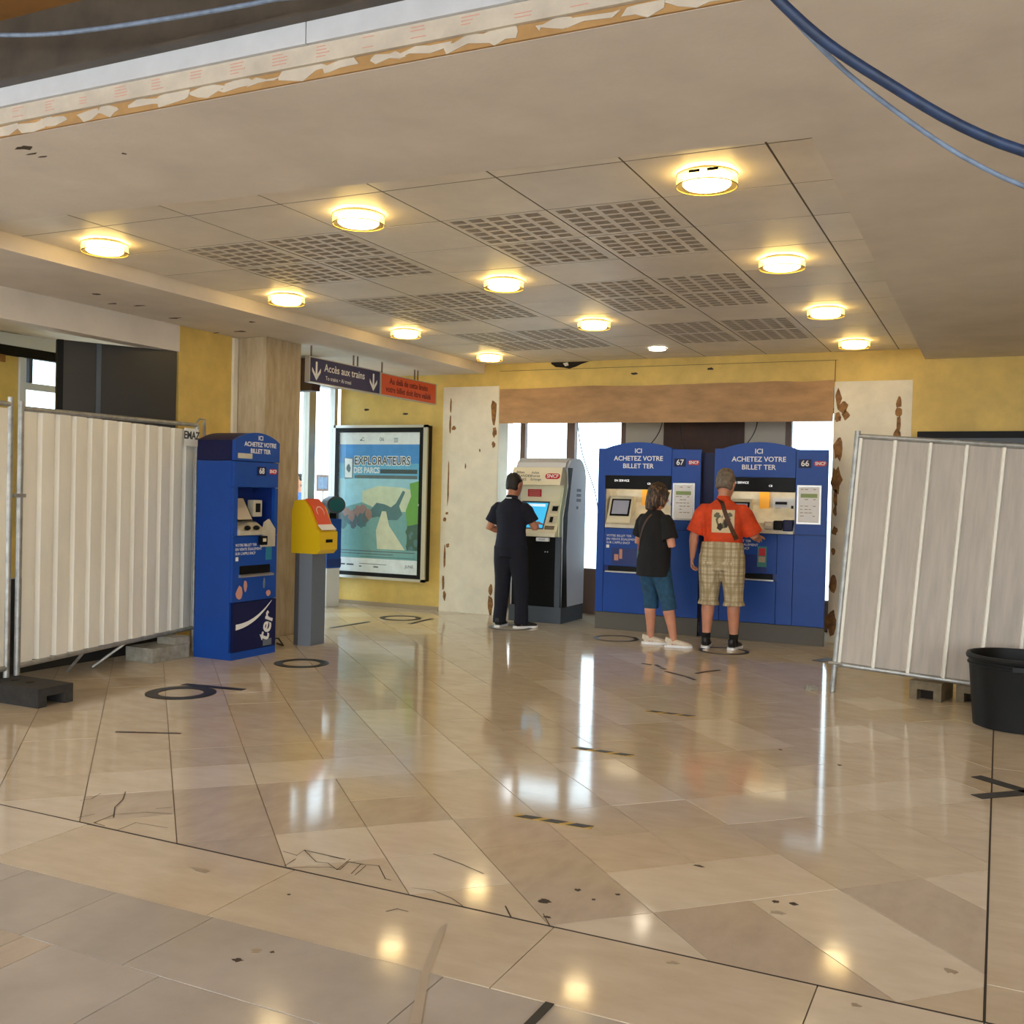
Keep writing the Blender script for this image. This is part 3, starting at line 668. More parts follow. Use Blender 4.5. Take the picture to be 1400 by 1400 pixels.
def console(t, x0, x1, z0, z1, deep, wide=True):
    W = x1-x0
    # recess lining and sloped metal desk
    MB().box(x0, x1, deep, deep+.01, z0, z1).box(x0, x0+.006, .03, deep, z0, z1).box(x1-.006, x1, .03, deep, z0, z1).build('recess_lining', M['steel'], t)
    dk = MB().prism([(-.005, z0), (-.005, z0+.035), (.06, z0+.11), (deep, z0+.30), (deep, z0)], 'x', x0+.007, x1-.007).build('desk', M['steel'], t)
    sx0, sx1 = x0+.02, x0+.02+W*.36
    pr = [(.00, z0+.06), (.02, z0+.05), (.20, z0+.24), (.22, z0+.36), (.13, z0+.36)]
    MB().prism(pr, 'x', sx0, sx1).build('screen_housing', M['cream_m'], t)
    a = Vector((0, -.004, z0+.062)); b = Vector((0, .126, z0+.362)); dv = (b-a); nn = Vector((0, -dv.z, dv.y)).normalized()
    def sq(u0_, u1_, v0, v1, off, name, m):
        P = []
        for uu, vv in ((u0_, v0), (u1_, v0), (u1_, v1), (u0_, v1)):
            q = a+dv*vv+nn*off; P.append((uu, q.y, q.z))
        Q = [(p[0], p[1]-nn.y*.003, p[2]-nn.z*.003) for p in P]
        return MB().add(P+Q, [(0, 1, 2, 3), (4, 7, 6, 5), (0, 4, 5, 1), (1, 5, 6, 2), (2, 6, 7, 3), (3, 7, 4, 0)]).build(name, m, t)
    sq(sx0+.03, sx1-.02, .24, .88, .005, 'screen_bezel', M['black'])
    sc_ = sq(sx0+.05, sx1-.04, .31, .82, .008, 'screen', M['screen'])
    MB().box(x0+W*.44, x0+W*.58, deep-.06, deep-.04, z0+.20, z0+.44).build('amber_panel', M['amber'], t)
    MB().box(x0+W*.62, x1-.02, deep-.045, deep-.03, z0+.14, z0+.38).build('slot_plate', M['grey_w'], t)
    for k, (xa, za, wa, ha) in enumerate([(.66, .31, .16, .03), (.66, .22, .08, .05), (.78, .22, .06, .03), (.88, .22, .03, .08)]):
        MB().box(x0+W*xa, x0+W*(xa+wa), deep-.052, deep-.044, z0+za, z0+za+ha).build('slot', M['black'], t)
    MB().box(x0+W*.60, x0+W*.72, -.02, .08, z0+.05, z0+.13, 0, .006).build('coin_tray', M['steel'], t)
    MB().box(x0+W*.73, x0+W*.84, -.035, .08, z0+.04, z0+.14, 0, .01).build('card_reader', M['black'], t)
    MB().box(x0+W*.86, x0+W*.985, -.05, .09, z0+.03, z0+.15, 0, .012).build('keypad', M['navy'], t)
    MB().box(x0+W*.62, x0+W*.70, -.024, -.02, z0+.08, z0+.11).build('light_window', M['cream_m'], t)
    MB().box(x0+.02, x1-.02, .225, .25, z1-.025, z1-.012).build('lamp_strip', M['canopy_lamp'], t)
def ter_wide(name, number, x0, label):
    t = empty(name, (x0, 11.0, 0)); tag(t, label, 'ticket machine', 'wide blue ticket machines in the alcove')
    W, a0, a1, H, HT, D = 1.195, .09, .865, 2.06, 2.13, .50
    MB().box(0, W-.12, .03, D, .2, 1.155).box(0, a0, .03, D, 1.155, 2.04).box(a1, W-.12, .03, D, 1.155, 2.04).box(a1, W-.004, .031, .06, .2, 2.04).box(a0, a1, .03, D, 1.76, 2.04).box(a0, a1, .40, D, 1.155, 1.76).build('body', M['blue_d'], t)
    MB().box(.0, W, .012, .06, 0, .195, 0, .004).box(.0, W-.12, .05, D, 0, .195).build('plinth', M['plinth'], t)
    MB().box(.0, a0-.003, 0, .03, .2, 2.06, 0, .003).build('side_strip', M['blue'], t)
    MB().prism(arch(a0, a1, 1.755, 2.06, HT), 'y', -.01, .20).build('header', M['blue'], t)
    for ln_, zz in (('ICI', 2.03), ('ACHETEZ VOTRE', 1.945), ('BILLET TER', 1.86)): text('lettering', ln_, .074, M['white'], t, ((a0+a1)/2, -.0112, zz), bold=.0012)
    MB().box(a1+.003, W, -.004, .03, 1.16, 2.05, 0, .003).build('column_panel', M['blue'], t)
    MB().box(a1+.003, W, -.004, .03, .2, 1.152, 0, .003).build('column_door', M['blue'], t)
    nb = MB().box(a1+.03, a1+.16, -.007, -.004, 1.86, 1.95).build('number_badge', M['navy'], t)
    text('lettering', number, .085, M['white'], nb, (a1+.095, -.0085, 1.905), bold=.0015)
    snaf(t, a1+.25, -.0045, 1.905, .13, .055)
    timetable(t, a1+.02, W-.06, 1.27, 1.68)
    # black canopy
    cn = MB().prism([(-.005, 1.60), (-.012, 1.752), (.2, 1.752), (.2, 1.68)], 'x', a0+.002, a1-.002).build('canopy', M['black'], t)
    glow = mat('lit_letters', (255, 255, 255), .5, emit=(255, 255, 255), es=1.2)
    text('lettering', 'EN SERVICE', .034, glow, cn, (a0+.20, -.0095, 1.695))
    text('lettering', 'CB', .030, glow, cn, (a0+.52, -.0095, 1.665))
    console(t, a0, a1, 1.16, 1.60+.08, .36)
    MB().box(a0+.002, a0+.60, 0, .03, .73, 1.152, 0, .003).build('middle_panel', M['blue'], t)
    MB().box(a0+.604, a1-.002, 0, .03, .2, 1.152, 0, .003).build('middle_strip', M['blue'], t)
    text('lettering', "VOTRE BILLET TER\nEN VENTE \u00c9GALEMENT\nSUR L'APPLI SNCF", .036, M['white'], t, (a0+.03, -.0012, 1.03), align='LEFT', space=1.1)
    MB().box(a0+.03, a0+.065, -.002, 0, .93, .965).build('app_icon', M['white'], t)
    ds = MB().box(a0+.10, a0+.50, -.004, -.001, .74, .93).build('sticker', M['blue_d'], t)
    MB().box(a0+.13, a0+.18, -.006, -.004, .79, .86).build('print', M['redprint'], ds); MB().box(a0+.19, a0+.225, -.006, -.004, .81, .92).build('print', M['redprint'], ds)
    MB().prism([(a0+.42+p, .85+q) for p, q in blob(8, .015, .05, .3, 3)], 'y', -.006, -.004).build('print', M['conduit'], ds)
    cs = MB().box(a0+.40, a0+.50, -.008, -.004, .80, 1.02, 0, .002).build('card_sticker', mat('sticker_teal', (60, 130, 130), .5), t)
    MB().box(a0+.415, a0+.485, -.0095, -.008, .92, 1.0).build('print', M['red'], cs); MB().box(a0+.415, a0+.485, -.0095, -.008, .85, .91).build('print', M['stain'], cs)
    tr = MB().box(a0+.06, a0+.56, -.006, .028, .665, .725).build('ticket_tray', M['black'], t)
    MB().prism([(-.03, .655), (-.03, .668), (.0, .672), (.0, .655)], 'x', a0+.03, a0+.58).build('lip', M['alu'], tr)
    MB().box(a0+.002, a0+.60, 0, .03, .2, .65, 0, .003).build('lower_door', M['blue'], t)
    return t
ter_wide('ticket_machine', '67', -4.165, 'wide blue ticket machine numbered 67, in front of the person in black')
ter_wide('ticket_machine', '66', -2.82, 'wide blue ticket machine numbered 66, used by the person in orange')
fp = MB().box(-2.965, -2.825, 11.08, 11.5, .0, 2.02).build('filler_post', M['navy']); tag(fp, 'dark narrow filler between the two wide blue machines', 'panel')

# free-standing machine 68, front faces +x
t = empty('ticket_machine', (-6.0, 6.975, 0), R(90)); tag(t, 'narrow free-standing blue ticket machine numbered 68 beside the column', 'ticket machine')
W, H, HT, D = .60, 1.92, 2.0, .42
body = MB().box(0, W, .03, D, .05, 1.085).box(0, .03, .03, D, 1.085, 1.74).box(W-.03, W, .03, D, 1.085, 1.74).box(.03, W-.03, .26, D, 1.085, 1.51).box(.03, W-.03, .03, D, 1.51, 1.74)
body.build('body', M['blue'], t)
MB().prism(arch(0, W, 1.742, H, HT), 'y', .03, D).build('head', M['navy'], t)
MB().prism(arch(.0, W, 1.745, H, HT), 'y', -.008, .029).build('header', M['blue'], t)
for ln_, zz in (('ICI', 1.952), ('ACHETEZ VOTRE', 1.893), ('BILLET TER', 1.834)): text('lettering', ln_, .056, M['white'], t, (W/2+.03, -.0095, zz), bold=.001)
MB().box(.03, .22, -.0095, -.0085, 1.765, 1.81).build('name_plate', M['steel'], t)
MB().box(.002, W-.002, 0, .03, 1.515, 1.738, 0, .003).build('number_panel', M['blue'], t)
nb = MB().box(.30, .42, -.003, 0, 1.62, 1.70).build('number_badge', M['navy'], t)
text('lettering', '68', .072, M['white'], nb, (.36, -.0042, 1.66), bold=.0015)
snaf(t, .52, -.0005, 1.66, .11, .05)
B('recess_frame', M['blue'], t, .002, .05, 0, .03, 1.085, 1.51); B('recess_frame', M['blue'], t, W-.05, W-.002, 0, .03, 1.085, 1.51)
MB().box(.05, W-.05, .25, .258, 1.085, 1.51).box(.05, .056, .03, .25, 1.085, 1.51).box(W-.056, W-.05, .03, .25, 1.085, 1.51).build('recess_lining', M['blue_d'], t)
MB().prism([(-.03, 1.13), (-.03, 1.09), (.25, 1.09), (.25, 1.24), (.08, 1.20)], 'x', .055, .40).build('desk', M['steel'], t)
MB().prism([(.02, 1.22), (.06, 1.21), (.16, 1.40), (.13, 1.42)], 'x', .06, .28).build('screen_housing', M['black'], t)
MB().add([(.075, .014, 1.228), (.262, .014, 1.228), (.262, .121, 1.413), (.075, .121, 1.413)], [(0, 1, 2, 3)]).build('screen', M['beige_p'], t)
for xx in (.15, .27): MB().ball((xx, -.03, 1.155), .035, .025, .022).build('knob', M['black'], t, smooth=True)
MB().box(.32, .44, .05, .12, 1.25, 1.40, 0, .008).build('reader', M['steel'], t); MB().box(.35, .41, .045, .05, 1.29, 1.37).build('reader_window', M['black'], t)
MB().prism([(.36, .98), (.36, 1.02), (.40, 1.20), (.46, 1.23), (.545, 1.14), (.545, .98)], 'y', -.02, .0).build('payment_plate', M['steel'], t)
MB().box(.31, .39, -.06, -.02, 1.00, 1.08, 0, .006).build('card_slot', M['black'], t); MB().box(.325, .37, -.062, -.06, 1.03, 1.06).build('slot_light', M['cream_m'], t)
MB().box(.002, W-.002, 0, .03, .505, 1.082, 0, .003).build('middle_panel', M['blue'], t)
text('lettering', "VOTRE BILLET TER\nEN VENTE \u00c9GALEMENT\nSUR L'APPLI SNCF", .034, M['white'], t, (.03, -.0012, .965), align='LEFT', space=1.1)
MB().box(.035, .07, -.002, 0, .865, .90).build('app_icon', M['white'], t)
MB().box(.44, .52, -.004, 0, .86, .98).build('card_sticker', mat('sticker_teal2', (40, 130, 160), .5), t)
tr = MB().box(.09, .50, -.004, .03, .735, .82).build('ticket_tray', M['black'], t)
MB().prism([(-.035, .72), (-.035, .735), (.0, .745), (.0, .72)], 'x', .08, .52).build('lip', M['alu'], tr)
for xa, xb, za, zb, m_ in ((.05, .13, .52, .64, 'redprint'), (.15, .19, .58, .70, 'redprint'), (.41, .44, .60, .70, 'conduit'), (.45, .52, .53, .59, 'redprint')):
    MB().prism([((xa+xb)/2+p, (za+zb)/2+q) for p, q in blob(8, (xb-xa)/2, (zb-za)/2, .2, int(xa*100))], 'y', -.003, -.0005).build('print', M[m_], t)
np_ = MB().box(.02, W-.002, -.004, .03, .07, .498, 0, .003).build('lower_panel', M['navy'], t)
P = []; Q = []
for k in range(13):
    u = k/12; x_ = .05+.48*u; z_ = .285+.02*u+.18*u**2.2; w = .045*(1-u)**.7+.004
    P.append((x_, z_+w/2)); Q.append((x_, z_-w/2))
MB().prism(P+Q[::-1], 'y', -.0065, -.004).build('swoosh', M['white'], np_)
text('lettering', 'ter', .22, M['white'], np_, (.46, -.0055, .26), rot=(R(90), R(-72), 0), bold=.004)
MB().box(.0, W, 0, .03, 0.0, .066).box(0.0, W, .03, D, 0, .05).build('base', M['blue'], t)
MB().box(.42, .54, -.0055, -.004, .08, .14).build('plate', M['val_grey'], np_)
cab = MB().tube([(-6.16, 7.64, .03), (-6.14, 7.70, .10), (-6.14, 7.80, .09), (-6.16, 7.90, .01), (-6.3, 7.98, .01)], .008, 8).build('power_cable', M['wire'], None, smooth=True); tag(cab, 'black cable looping from the narrow blue machine to the floor', 'cable')

# ------------------------------------------------------------------ grey ticket machine
t = empty('ticket_machine', (-5.30, 11.08, 0)); tag(t, 'white and black ticket machine with a blue touch screen, used by the person in navy', 'ticket machine')
W, D = .68, .70
MB().box(0, W, 0, D, 0, .19, 0, .005).build('base', M['slate'], t)
MB().box(.02, W-.09, .03, D-.03, .19, 1.02).build('lower_front', M['black'], t)
side = [(.05, .19), (D, .19), (D, 1.70)]
for k in range(9):
    a = math.pi/2*k/8; side.append((D-.26+.26*math.cos(a), 1.70+.26*math.sin(a)))
side += [(.20, 1.93), (.12, 1.84), (.16, 1.60), (.02, 1.25), (.02, 1.02)]
for xa, xb in ((-.002, .02), (W-.02, W+.002)):
    MB().prism(side, 'x', xa, xb).build('side_panel', M['grey_w'], t)
MB().prism([(.0, .19), (.16, .19), (.10, .9), (.12, 1.3), (.24, 1.84), (.10, 1.84), (.13, 1.62), (.0, 1.25)], 'x', W+.003, W+.010).build('side_trim', M['black'], t)
MB().box(W-.09, W-.021, .0, .1, .19, 1.02).build('front_strip', M['slate'], t)
top = [(.02, 1.63), (.05, 1.62), (.40, 1.62), (.40, 1.90), (.16, 1.93), (.10, 1.84)]
hd = MB().prism([(.0, 1.63), (.35, 1.63), (.35, 1.84), (.07, 1.84)], 'x', -.01, W-.05).build('head', M['cream_m'], t)
ht = []
for k in range(9):
    a = math.pi/2*k/8; ht.append((D-.26+.26*math.cos(a), 1.70+.26*math.sin(a)))
MB().prism([(.08, 1.842), (D, 1.842-.3)]+ht+[(.22, 1.955), (.11, 1.90)], 'x', .021, W-.021).build('hood', M['grey_w'], t)
ra = math.atan2(.21, .07)
def headtext(s, x_, zf, size, m, al='LEFT'):
    o = text('lettering', s, size, m, hd, (x_, .07*zf-.002, 1.63+.21*zf), rot=(ra, 0, 0), align=al); return o
headtext('Billets\nGRANDES\nLIGNES', .04, .5, .045, M['blk']); headtext('Achat\nRetrait\nEchange', .24, .5, .042, M['val_grey'])
pill = MB(); r = .035
Pp = [(.095-r+r*math.cos(-math.pi/2+math.pi*k/8), r*math.sin(-math.pi/2+math.pi*k/8)) for k in range(9)]+[(-.095+r+r*math.cos(math.pi/2+math.pi*k/8), r*math.sin(math.pi/2+math.pi*k/8)) for k in range(9)]
o = MB().prism(Pp, 'z', 0, .002).build('logo', M['red'], hd, loc=(.52, .07*.5-.001, 1.63+.21*.5)); o.rotation_euler = (ra, 0, 0)
text('lettering', 'SNCF', .062, M['white'], o, (0, 0, .003), rot=(0, 0, 0), bold=.001)
MB().box(0.021, W-.06, .22, .24, 1.02, 1.63).build('back_plate', M['cream_m'], t)
MB().prism([(.03, 1.02), (.22, 1.02), (.22, 1.63), (.14, 1.60), (.03, 1.30)], 'x', W-.075, W-.055).build('cheek', mat('machine_pale_green', (206, 212, 180), .45), t)
rs = MB().box(.12, .30, .215, .22, 1.49, 1.58).build('red_notice', M['red'], t)
for k in range(3): MB().box(.14, .28, .213, .215, 1.505+k*.025, 1.512+k*.025).build('print', M['redprint'], rs)
dsk = MB().prism([(-.05, 1.02), (-.05, 1.06), (.0, 1.09), (.20, 1.44), (.22, 1.44), (.22, 1.02)], 'x', .02, W-.08).build('desk', M['cream_m'], t)
a = Vector((0, 0, 1.09)); b = Vector((0, .20, 1.44)); dv = b-a; nn = Vector((0, -dv.z, dv.y)).normalized()
def onslope(x0, x1, v0, v1, off, name, m, par):
    P = [(xx, (a+dv*v+nn*off).y, (a+dv*v+nn*off).z) for xx, v in ((x0, v0), (x1, v0), (x1, v1), (x0, v1))]
    Q = [(p[0], p[1]-nn.y*.006, p[2]-nn.z*.006) for p in P]
    return MB().add(P+Q, [(0, 1, 2, 3), (4, 7, 6, 5), (0, 4, 5, 1), (1, 5, 6, 2), (2, 6, 7, 3), (3, 7, 4, 0)]).build(name, m, par)
onslope(.06, .425, .04, .98, .004, 'screen_bezel', M['slate'], dsk)
s_ = onslope(.08, .41, .08, .92, .007, 'screen', M['screen_blue'], dsk)
onslope(.10, .38, .80, .88, .0085, 'screen_bar', mat('screen_white', (220, 240, 250), .3, emit=(220, 240, 250), es=.9), dsk)
onslope(.46, .57, .60, .86, .005, 'reader_plate', M['steel'], dsk); onslope(.48, .55, .66, .82, .009, 'reader', M['black'], dsk)
onslope(.46, .57, .24, .50, .005, 'reader_plate', M['steel'], dsk); onslope(.48, .52, .28, .46, .009, 'reader', M['black'], dsk)
onslope(.44, .56, .04, .16, .007, 'keypad', M['block_o'], dsk)
MB().box(.36, .52, -.055, -.0, .965, 1.01, 0, .012).build('ticket_slot', M['white'], t)
text('lettering', 'TICKET', .026, M['blk'], t, (.44, -.0562, .987))
for xx in (.45, .48): MB().ball((xx, .028, .84), .008, .006, .008).build('rivet', M['alu'], t, smooth=True)
for k, zz in enumerate((1.56, 1.50, 1.44, 1.35)): MB().box(W+.0025, W+.004, .40, .40+(.14 if k != 3 else .06), zz, zz+.035).build('side_print', M['val_grey'], t)

# ------------------------------------------------------------------ yellow validator
t = empty('ticket_validator', (-6.05, 8.17, 0), R(90)); tag(t, 'yellow ticket validator on a grey post beside the narrow blue machine', 'validator')
hexp = [(-.11, -.09), (.11, -.09), (.15, .03), (.10, .12), (-.10, .12), (-.15, .03)]
MB().prism(hexp, 'z', 0, .89).build('post', M['val_grey'], t)
hp = [(-.16, .89), (-.20, .93), (-.20, 1.10), (-.15, 1.13), (-.06, 1.33), (.02, 1.41), (.11, 1.40), (.14, 1.30), (.14, .89)]
MB().prism(hp, 'x', -.14, .14).build('head', M['val_yel'], t)
MB().prism([(-.145, 1.17), (-.06, 1.345), (.012, 1.415), (.008, 1.419), (-.065, 1.352), (-.152, 1.174)], 'x', -.105, .105).build('sticker', M['orange'], t)
MB().prism([(-.20, 1.12), (-.148, 1.168), (-.153, 1.173), (-.206, 1.125)], 'x', -.115, .115).build('white_flap', M['white'], t)
o = MB().tube([(.055*math.cos(k*math.pi/10), .055*math.sin(k*math.pi/10), 0) for k in range(21)], .006, 6, cap=False).build('sticker_circle', M['white'], t, loc=(0, -.09, 1.29)); o.rotation_euler = (R(65), 0, 0)
MB().box(-.05, .05, -.208, -.20, 1.0, 1.03).build('slot', M['black'], t)
# blue validator at the door
t = empty('card_validator', (-7.82, 10.98, 0), R(70)); tag(t, 'blue and white card validator with teal round head by the exit door', 'validator')
MB().box(-.10, .10, -.05, .09, 0, .50, 0, .01).build('foot', M['white_fr'], t)
MB().box(-.11, .11, -.06, .09, .50, 1.14, 0, .015).build('body', M['blue'], t)
MB().box(-.05, .05, -.02, .06, 1.14, 1.22).build('neck', M['black'], t)
hd_ = MB().prism([(.13*math.cos(2*math.pi*k/24)*1.1, 1.32+.11*math.sin(2*math.pi*k/24)) for k in range(24)], 'y', -.09, .04).build('head', M['slate'], t)
MB().prism([(.10*math.cos(2*math.pi*k/24)*1.1, 1.32+.085*math.sin(2*math.pi*k/24)) for k in range(24)], 'y', -.095, -.09).build('screen', mat('teal_screen', (20, 96, 104), .3), hd_)
MB().box(-.11, .11, -.062, -.06, .52, .62).build('blue_band', M['blue_d'], t)

# ------------------------------------------------------------------ hanging signs
def sign(x_, y0, y1, z0, z1, m, label, rail):
    t = empty('hanging_sign', (x_, y0, 0), R(90)); tag(t, label, 'sign')
    L_ = y1-y0
    MB().box(0, L_, -.02, .02, z0, z1).build('panel', m, t)
    MB().box(-.012, 0, -.03, .03, z0-.01, z1+.01).box(L_, L_+.012, -.03, .03, z0-.01, z1+.01).build('end_cap', M['alu'], t)
    MB().box(0, L_, -.025, .025, z0-.012, z0).box(0, L_, -.025, .025, z1, z1+.01).build('edge', M['alu'], t)
    for xx in (.05, L_*.62, L_*.68):
        MB().box(xx-.008, xx+.008, -.006, .006, z1, ZS).build('hanger', M['mullion'], t)
    return t, L_
t, L_ = sign(-6.54, 8.70, 10.03, 2.635, 2.885, M['sign_navy'], 'navy hanging sign pointing down to the trains with white arrows', 0)
text('lettering', 'Acc\u00e8s aux trains', .115, M['white'], t, (.64, -.0212, 2.80), bold=.001); text('lettering', 'To trains \u2022 Ai treni', .062, M['white'], t, (.52, -.0212, 2.695))
for xx in (.12, 1.20):
    P = MB()
    P.box(xx-.014, xx+.014, -.0225, -.0205, 2.69, 2.85)
    for s_ in (-1, 1): P.prism([(xx, 2.655), (xx+s_*.075, 2.745), (xx+s_*.075, 2.785), (xx, 2.70)], 'y', -.0225, -.0205)
    P.build('arrow', M['white'], t)
t, L_ = sign(-6.54, 10.055, 11.32, 2.635, 2.875, M['sign_red'], 'orange-red hanging sign with dark red lettering beside the navy sign', 0)
text('lettering', 'Au del\u00e0 de cette limite\nvotre billet doit \u00eatre valid\u00e9', .098, M['sign_dark'], t, (L_/2, -.0212, 2.755), bold=.0025, sx=.98)

# ------------------------------------------------------------------ poster case
t = empty('poster_case', (-8.03, YB, 0)); tag(t, 'illuminated poster case with a landscape poster on the yellow wall', 'poster')
PW, Z0, Z1, PD = 1.44, .36, 2.37, .13
fr = MB()
fr.box(0, PW, -PD, -PD+.03, Z0, Z0+.035).box(0, PW, -PD, -PD+.03, Z1-.035, Z1).box(0, .03, -PD, -PD+.03, Z0, Z1).box(PW-.06, PW, -PD, -PD+.03, Z0, Z1)
fr.build('frame', M['alu'], t)
MB().box(.01, PW-.005, -PD+.03, -.001, Z0+.01, Z1-.01).build('case', M['black'], t)
bz = MB(); bz.box(.03, .085, -PD+.004, -PD+.03, Z0+.035, Z1-.035).box(PW-.115, PW-.06, -PD+.004, -PD+.03, Z0+.035, Z1-.035).box(.085, PW-.115, -PD+.004, -PD+.03, Z1-.095, Z1-.035).box(.085, PW-.115, -PD+.004, -PD+.03, Z0+.035, Z0+.085)
bz.build('black_border', M['black'], t)
x0, x1, z0, z1 = .085, PW-.115, Z0+.085, Z1-.095
pc = lambda n, c: mat('print_'+n, c, .55, var=.06, vscale=9, emit=c, es=.22)
pm_ = [pc('white', (222, 226, 226)), pc('blue', (58, 138, 206)), pc('pale', (150, 200, 214)), pc('sand', (196, 206, 178)), pc('teal', (110, 160, 160)), pc('deep', (70, 112, 118)), pc('green', (100, 160, 70)), pc('road', (206, 206, 178)), pc('dark', (48, 66, 74)), pc('grey', (84, 100, 106)), pc('brown', (150, 120, 112)), pc('mid', (96, 172, 208)), pc('darkgreen', (52, 92, 80))]
po = MB(); lay = [0]
def pp(pts, mi):
    lay[0] += 1; yy = -PD+.028-.0001*lay[0]
    po.add([(x0+(x1-x0)*u, yy, z1-(z1-z0)*v) for u, v in pts], [list(range(len(pts)))], mi)
def rect(u0_, v0, u1_, v1, mi): pp([(u0_, v0), (u1_, v0), (u1_, v1), (u0_, v1)], mi)
rect(0, 0, 1, 1, 0); rect(0, .085, 1, .22, 1); rect(0, .22, 1, .33, 11); rect(0, .33, 1, .9, 2)
pp([(.3, .42), (.5, .38), (.8, .39), (1, .42), (1, .6), (.3, .6)], 3)
pp([(0, .55), (.3, .50), (.55, .56), (1, .56), (1, .9), (0, .9)], 4)
pp([(.40, .56), (.48, .50), (.58, .51), (.66, .53), (.72, .50), (.80, .41), (.83, .42), (.76, .52), (.80, .58), (.74, .62), (.60, .62), (.50, .60), (.42, .61)], 5)
pp([(.55, .56), (.60, .56), (.64, .66), (.84, .83), (.5, .83), (.48, .7)], 7)
pp([(.88, .36), (1, .34), (1, .66), (.86, .66), (.84, .55), (.9, .45)], 6); pp([(.86, .66), (1, .64), (1, .84), (.86, .84)], 12)
for k in range(9): pp([(.03+.04*k+p, .62+.025*math.sin(k*2.1)+q) for p, q in blob(9, .05, .05, .3, 300+k)], 5 if k % 2 else 9)
for k in range(5): pp([(.10+.07*k+p, .57+.03*math.sin(k*1.7)+q) for p, q in blob(9, .045, .035, .3, 320+k)], 10)
for k in range(7): pp([(.88+.03*(k % 4)+p, .70+.025*k+q) for p, q in blob(8, .03, .03, .3, 340+k)], 5 if k % 2 else 12)
rect(0, .83, 1, .9, 4); rect(.02, .845, .96, .852, 9); rect(.02, .865, .7, .871, 9); rect(.3, .885, .97, .89, 5)
pp([(.06, .18), (.175, .185), (.175, .33), (.07, .335)], 9); pp([(.07, .185), (.165, .19), (.165, .325), (.075, .325)], 0); pp([(.12+p, .255+q) for p, q in blob(9, .025, .03, .2, 5)], 9)
rect(.52, .262, .97, .292, 8); rect(.20, .305, .97, .328, 9)
rect(.02, .945, .10, .955, 8); rect(.12, .945, .21, .955, 8); rect(.28, .938, .62, .942, 9); rect(.28, .955, .31, .963, 8); rect(.46, .955, .52, .963, 8); rect(.26, .05, .28, .06, 9)
for k in range(3): rect(.68, .04+.012*k, .73, .045+.012*k, 9)
ps = po.build('poster', pm_, t)
yy = -PD+.0185
def ptext(s, u, v, size, m, al='CENTER', bold=0., sx=1.): return text('lettering', s, size, m, ps, (x0+(x1-x0)*u, yy, z1-(z1-z0)*v), align=al, bold=bold, sx=sx, ex=.0002)
ptext('EXPLORATEURS', .54, .205, .150, pm_[0], bold=.012, sx=.80); yy -= .0008
ptext('EXPLORATEURS', .54, .205, .150, pm_[8], bold=.002, sx=.80)
ptext('DES PARCS', .35, .272, .105, pm_[0], bold=.003, sx=.78)
ptext('C            06', .42, .05, .07, pm_[9]); ptext('JUNE', .9, .945, .055, pm_[8])
MB().box(.085, PW-.115, -PD+.006, -PD+.009, Z0+.085, Z1-.095).build('glass_cover', M['pglass'], t)
MB().box(PW-.118, PW-.108, -PD+.001, -PD+.004, 1.33, 1.36).build('lock', M['alu'], t)

# ------------------------------------------------------------------ metal hoardings
def corr(L_, z0, z1, pitch, wide, depth, flip=1):
    P = []; x_ = 0
    while x_ < L_:
        for dx, dy in ((0, 0), (wide, 0), (wide+(pitch-wide)*.28, depth), (wide+(pitch-wide)*.72, depth)):
            if x_+dx <= L_: P.append((x_+dx, dy*flip))
        x_ += pitch
    P.append((L_, 0)); V = []; F = []
    n = len(P)
    for zz in (z0, z1):
        V += [(p[0], p[1], zz) for p in P]+[(p[0], p[1]+.0015, zz) for p in P]
    for i in range(n-1):
        F += [(i, i+1, 2*n+i+1, 2*n+i), (n+i, 3*n+i, 3*n+i+1, n+i+1), (i, n+i, n+i+1, i+1), (2*n+i, 2*n+i+1, 3*n+i+1, 3*n+i)]
    F += [(0, 2*n, 3*n, n), (n-1, 2*n-1, 4*n-1, 3*n-1)]
    return MB().add(V, F)
A_, B_ = Vector((-6.28, 5.05, 0)), Vector((-6.66, 7.22, 0)); LF = (B_-A_).length; angL = math.atan2(B_.y-A_.y, B_.x-A_.x)
t = empty('site_hoarding', A_, angL); tag(t, 'cream corrugated metal hoarding panel at left, beside the narrow blue machine', 'hoarding')
corr(LF-.06, .22, 2.02, .182, .115, .028).xform(Matrix.Translation((.03, -.005, 0))).build('corrugated_sheet', M['sheet'], t)
MB().tube([(0, 0, .135), (0, 0, 2.08)], .021, 12).build('post', M['galv'], t, smooth='auto')
MB().tube([(LF, 0, 0), (LF, 0, 2.08)], .021, 12).build('post', M['galv'], t, smooth='auto')
MB().tube([(0, 0, 2.03), (LF, 0, 2.07)], .019, 10).build('top_rail', M['galv'], t, smooth='auto')
MB().tube([(0, 0, .20), (LF, 0, .215)], .019, 10).build('bottom_rail', M['galv'], t, smooth='auto')
lp = MB().box(LF-.25, LF-.03, -.04, -.036, 1.87, 2.03).build('name_plate', M['white'], t)
text('lettering', 'EMAZ', .095, M['blk'], lp, (LF-.14, -.0412, 1.965), bold=.003)
MB().tube([(LF, 0, 2.09), (LF+.03, -.01, 2.13), (LF+.10, -.02, 2.13), (LF+.11, -.02, 1.98), (LF+.08, -.02, 1.98), (LF+.08, -.02, 2.10)], .008, 8).build('hook', M['galv'], t, smooth='auto')
MB().box(-.072, .03, -.03, .03, 1.40, 1.425).build('clamp', M['galv'], t)
for (fa_, fx) in (((92, 920), .75), ((126, 914), 1.28)):
    q = Vector(unproj(*fa_)+(0,)); M_ = Matrix.Rotation(-angL, 4, 'Z') @ Matrix.Translation(-A_)
    ql = M_ @ q
    MB().tube([(fx, .02, .205), (ql.x, ql.y, .012)], .012, 8).build('brace', M['galv'], t)
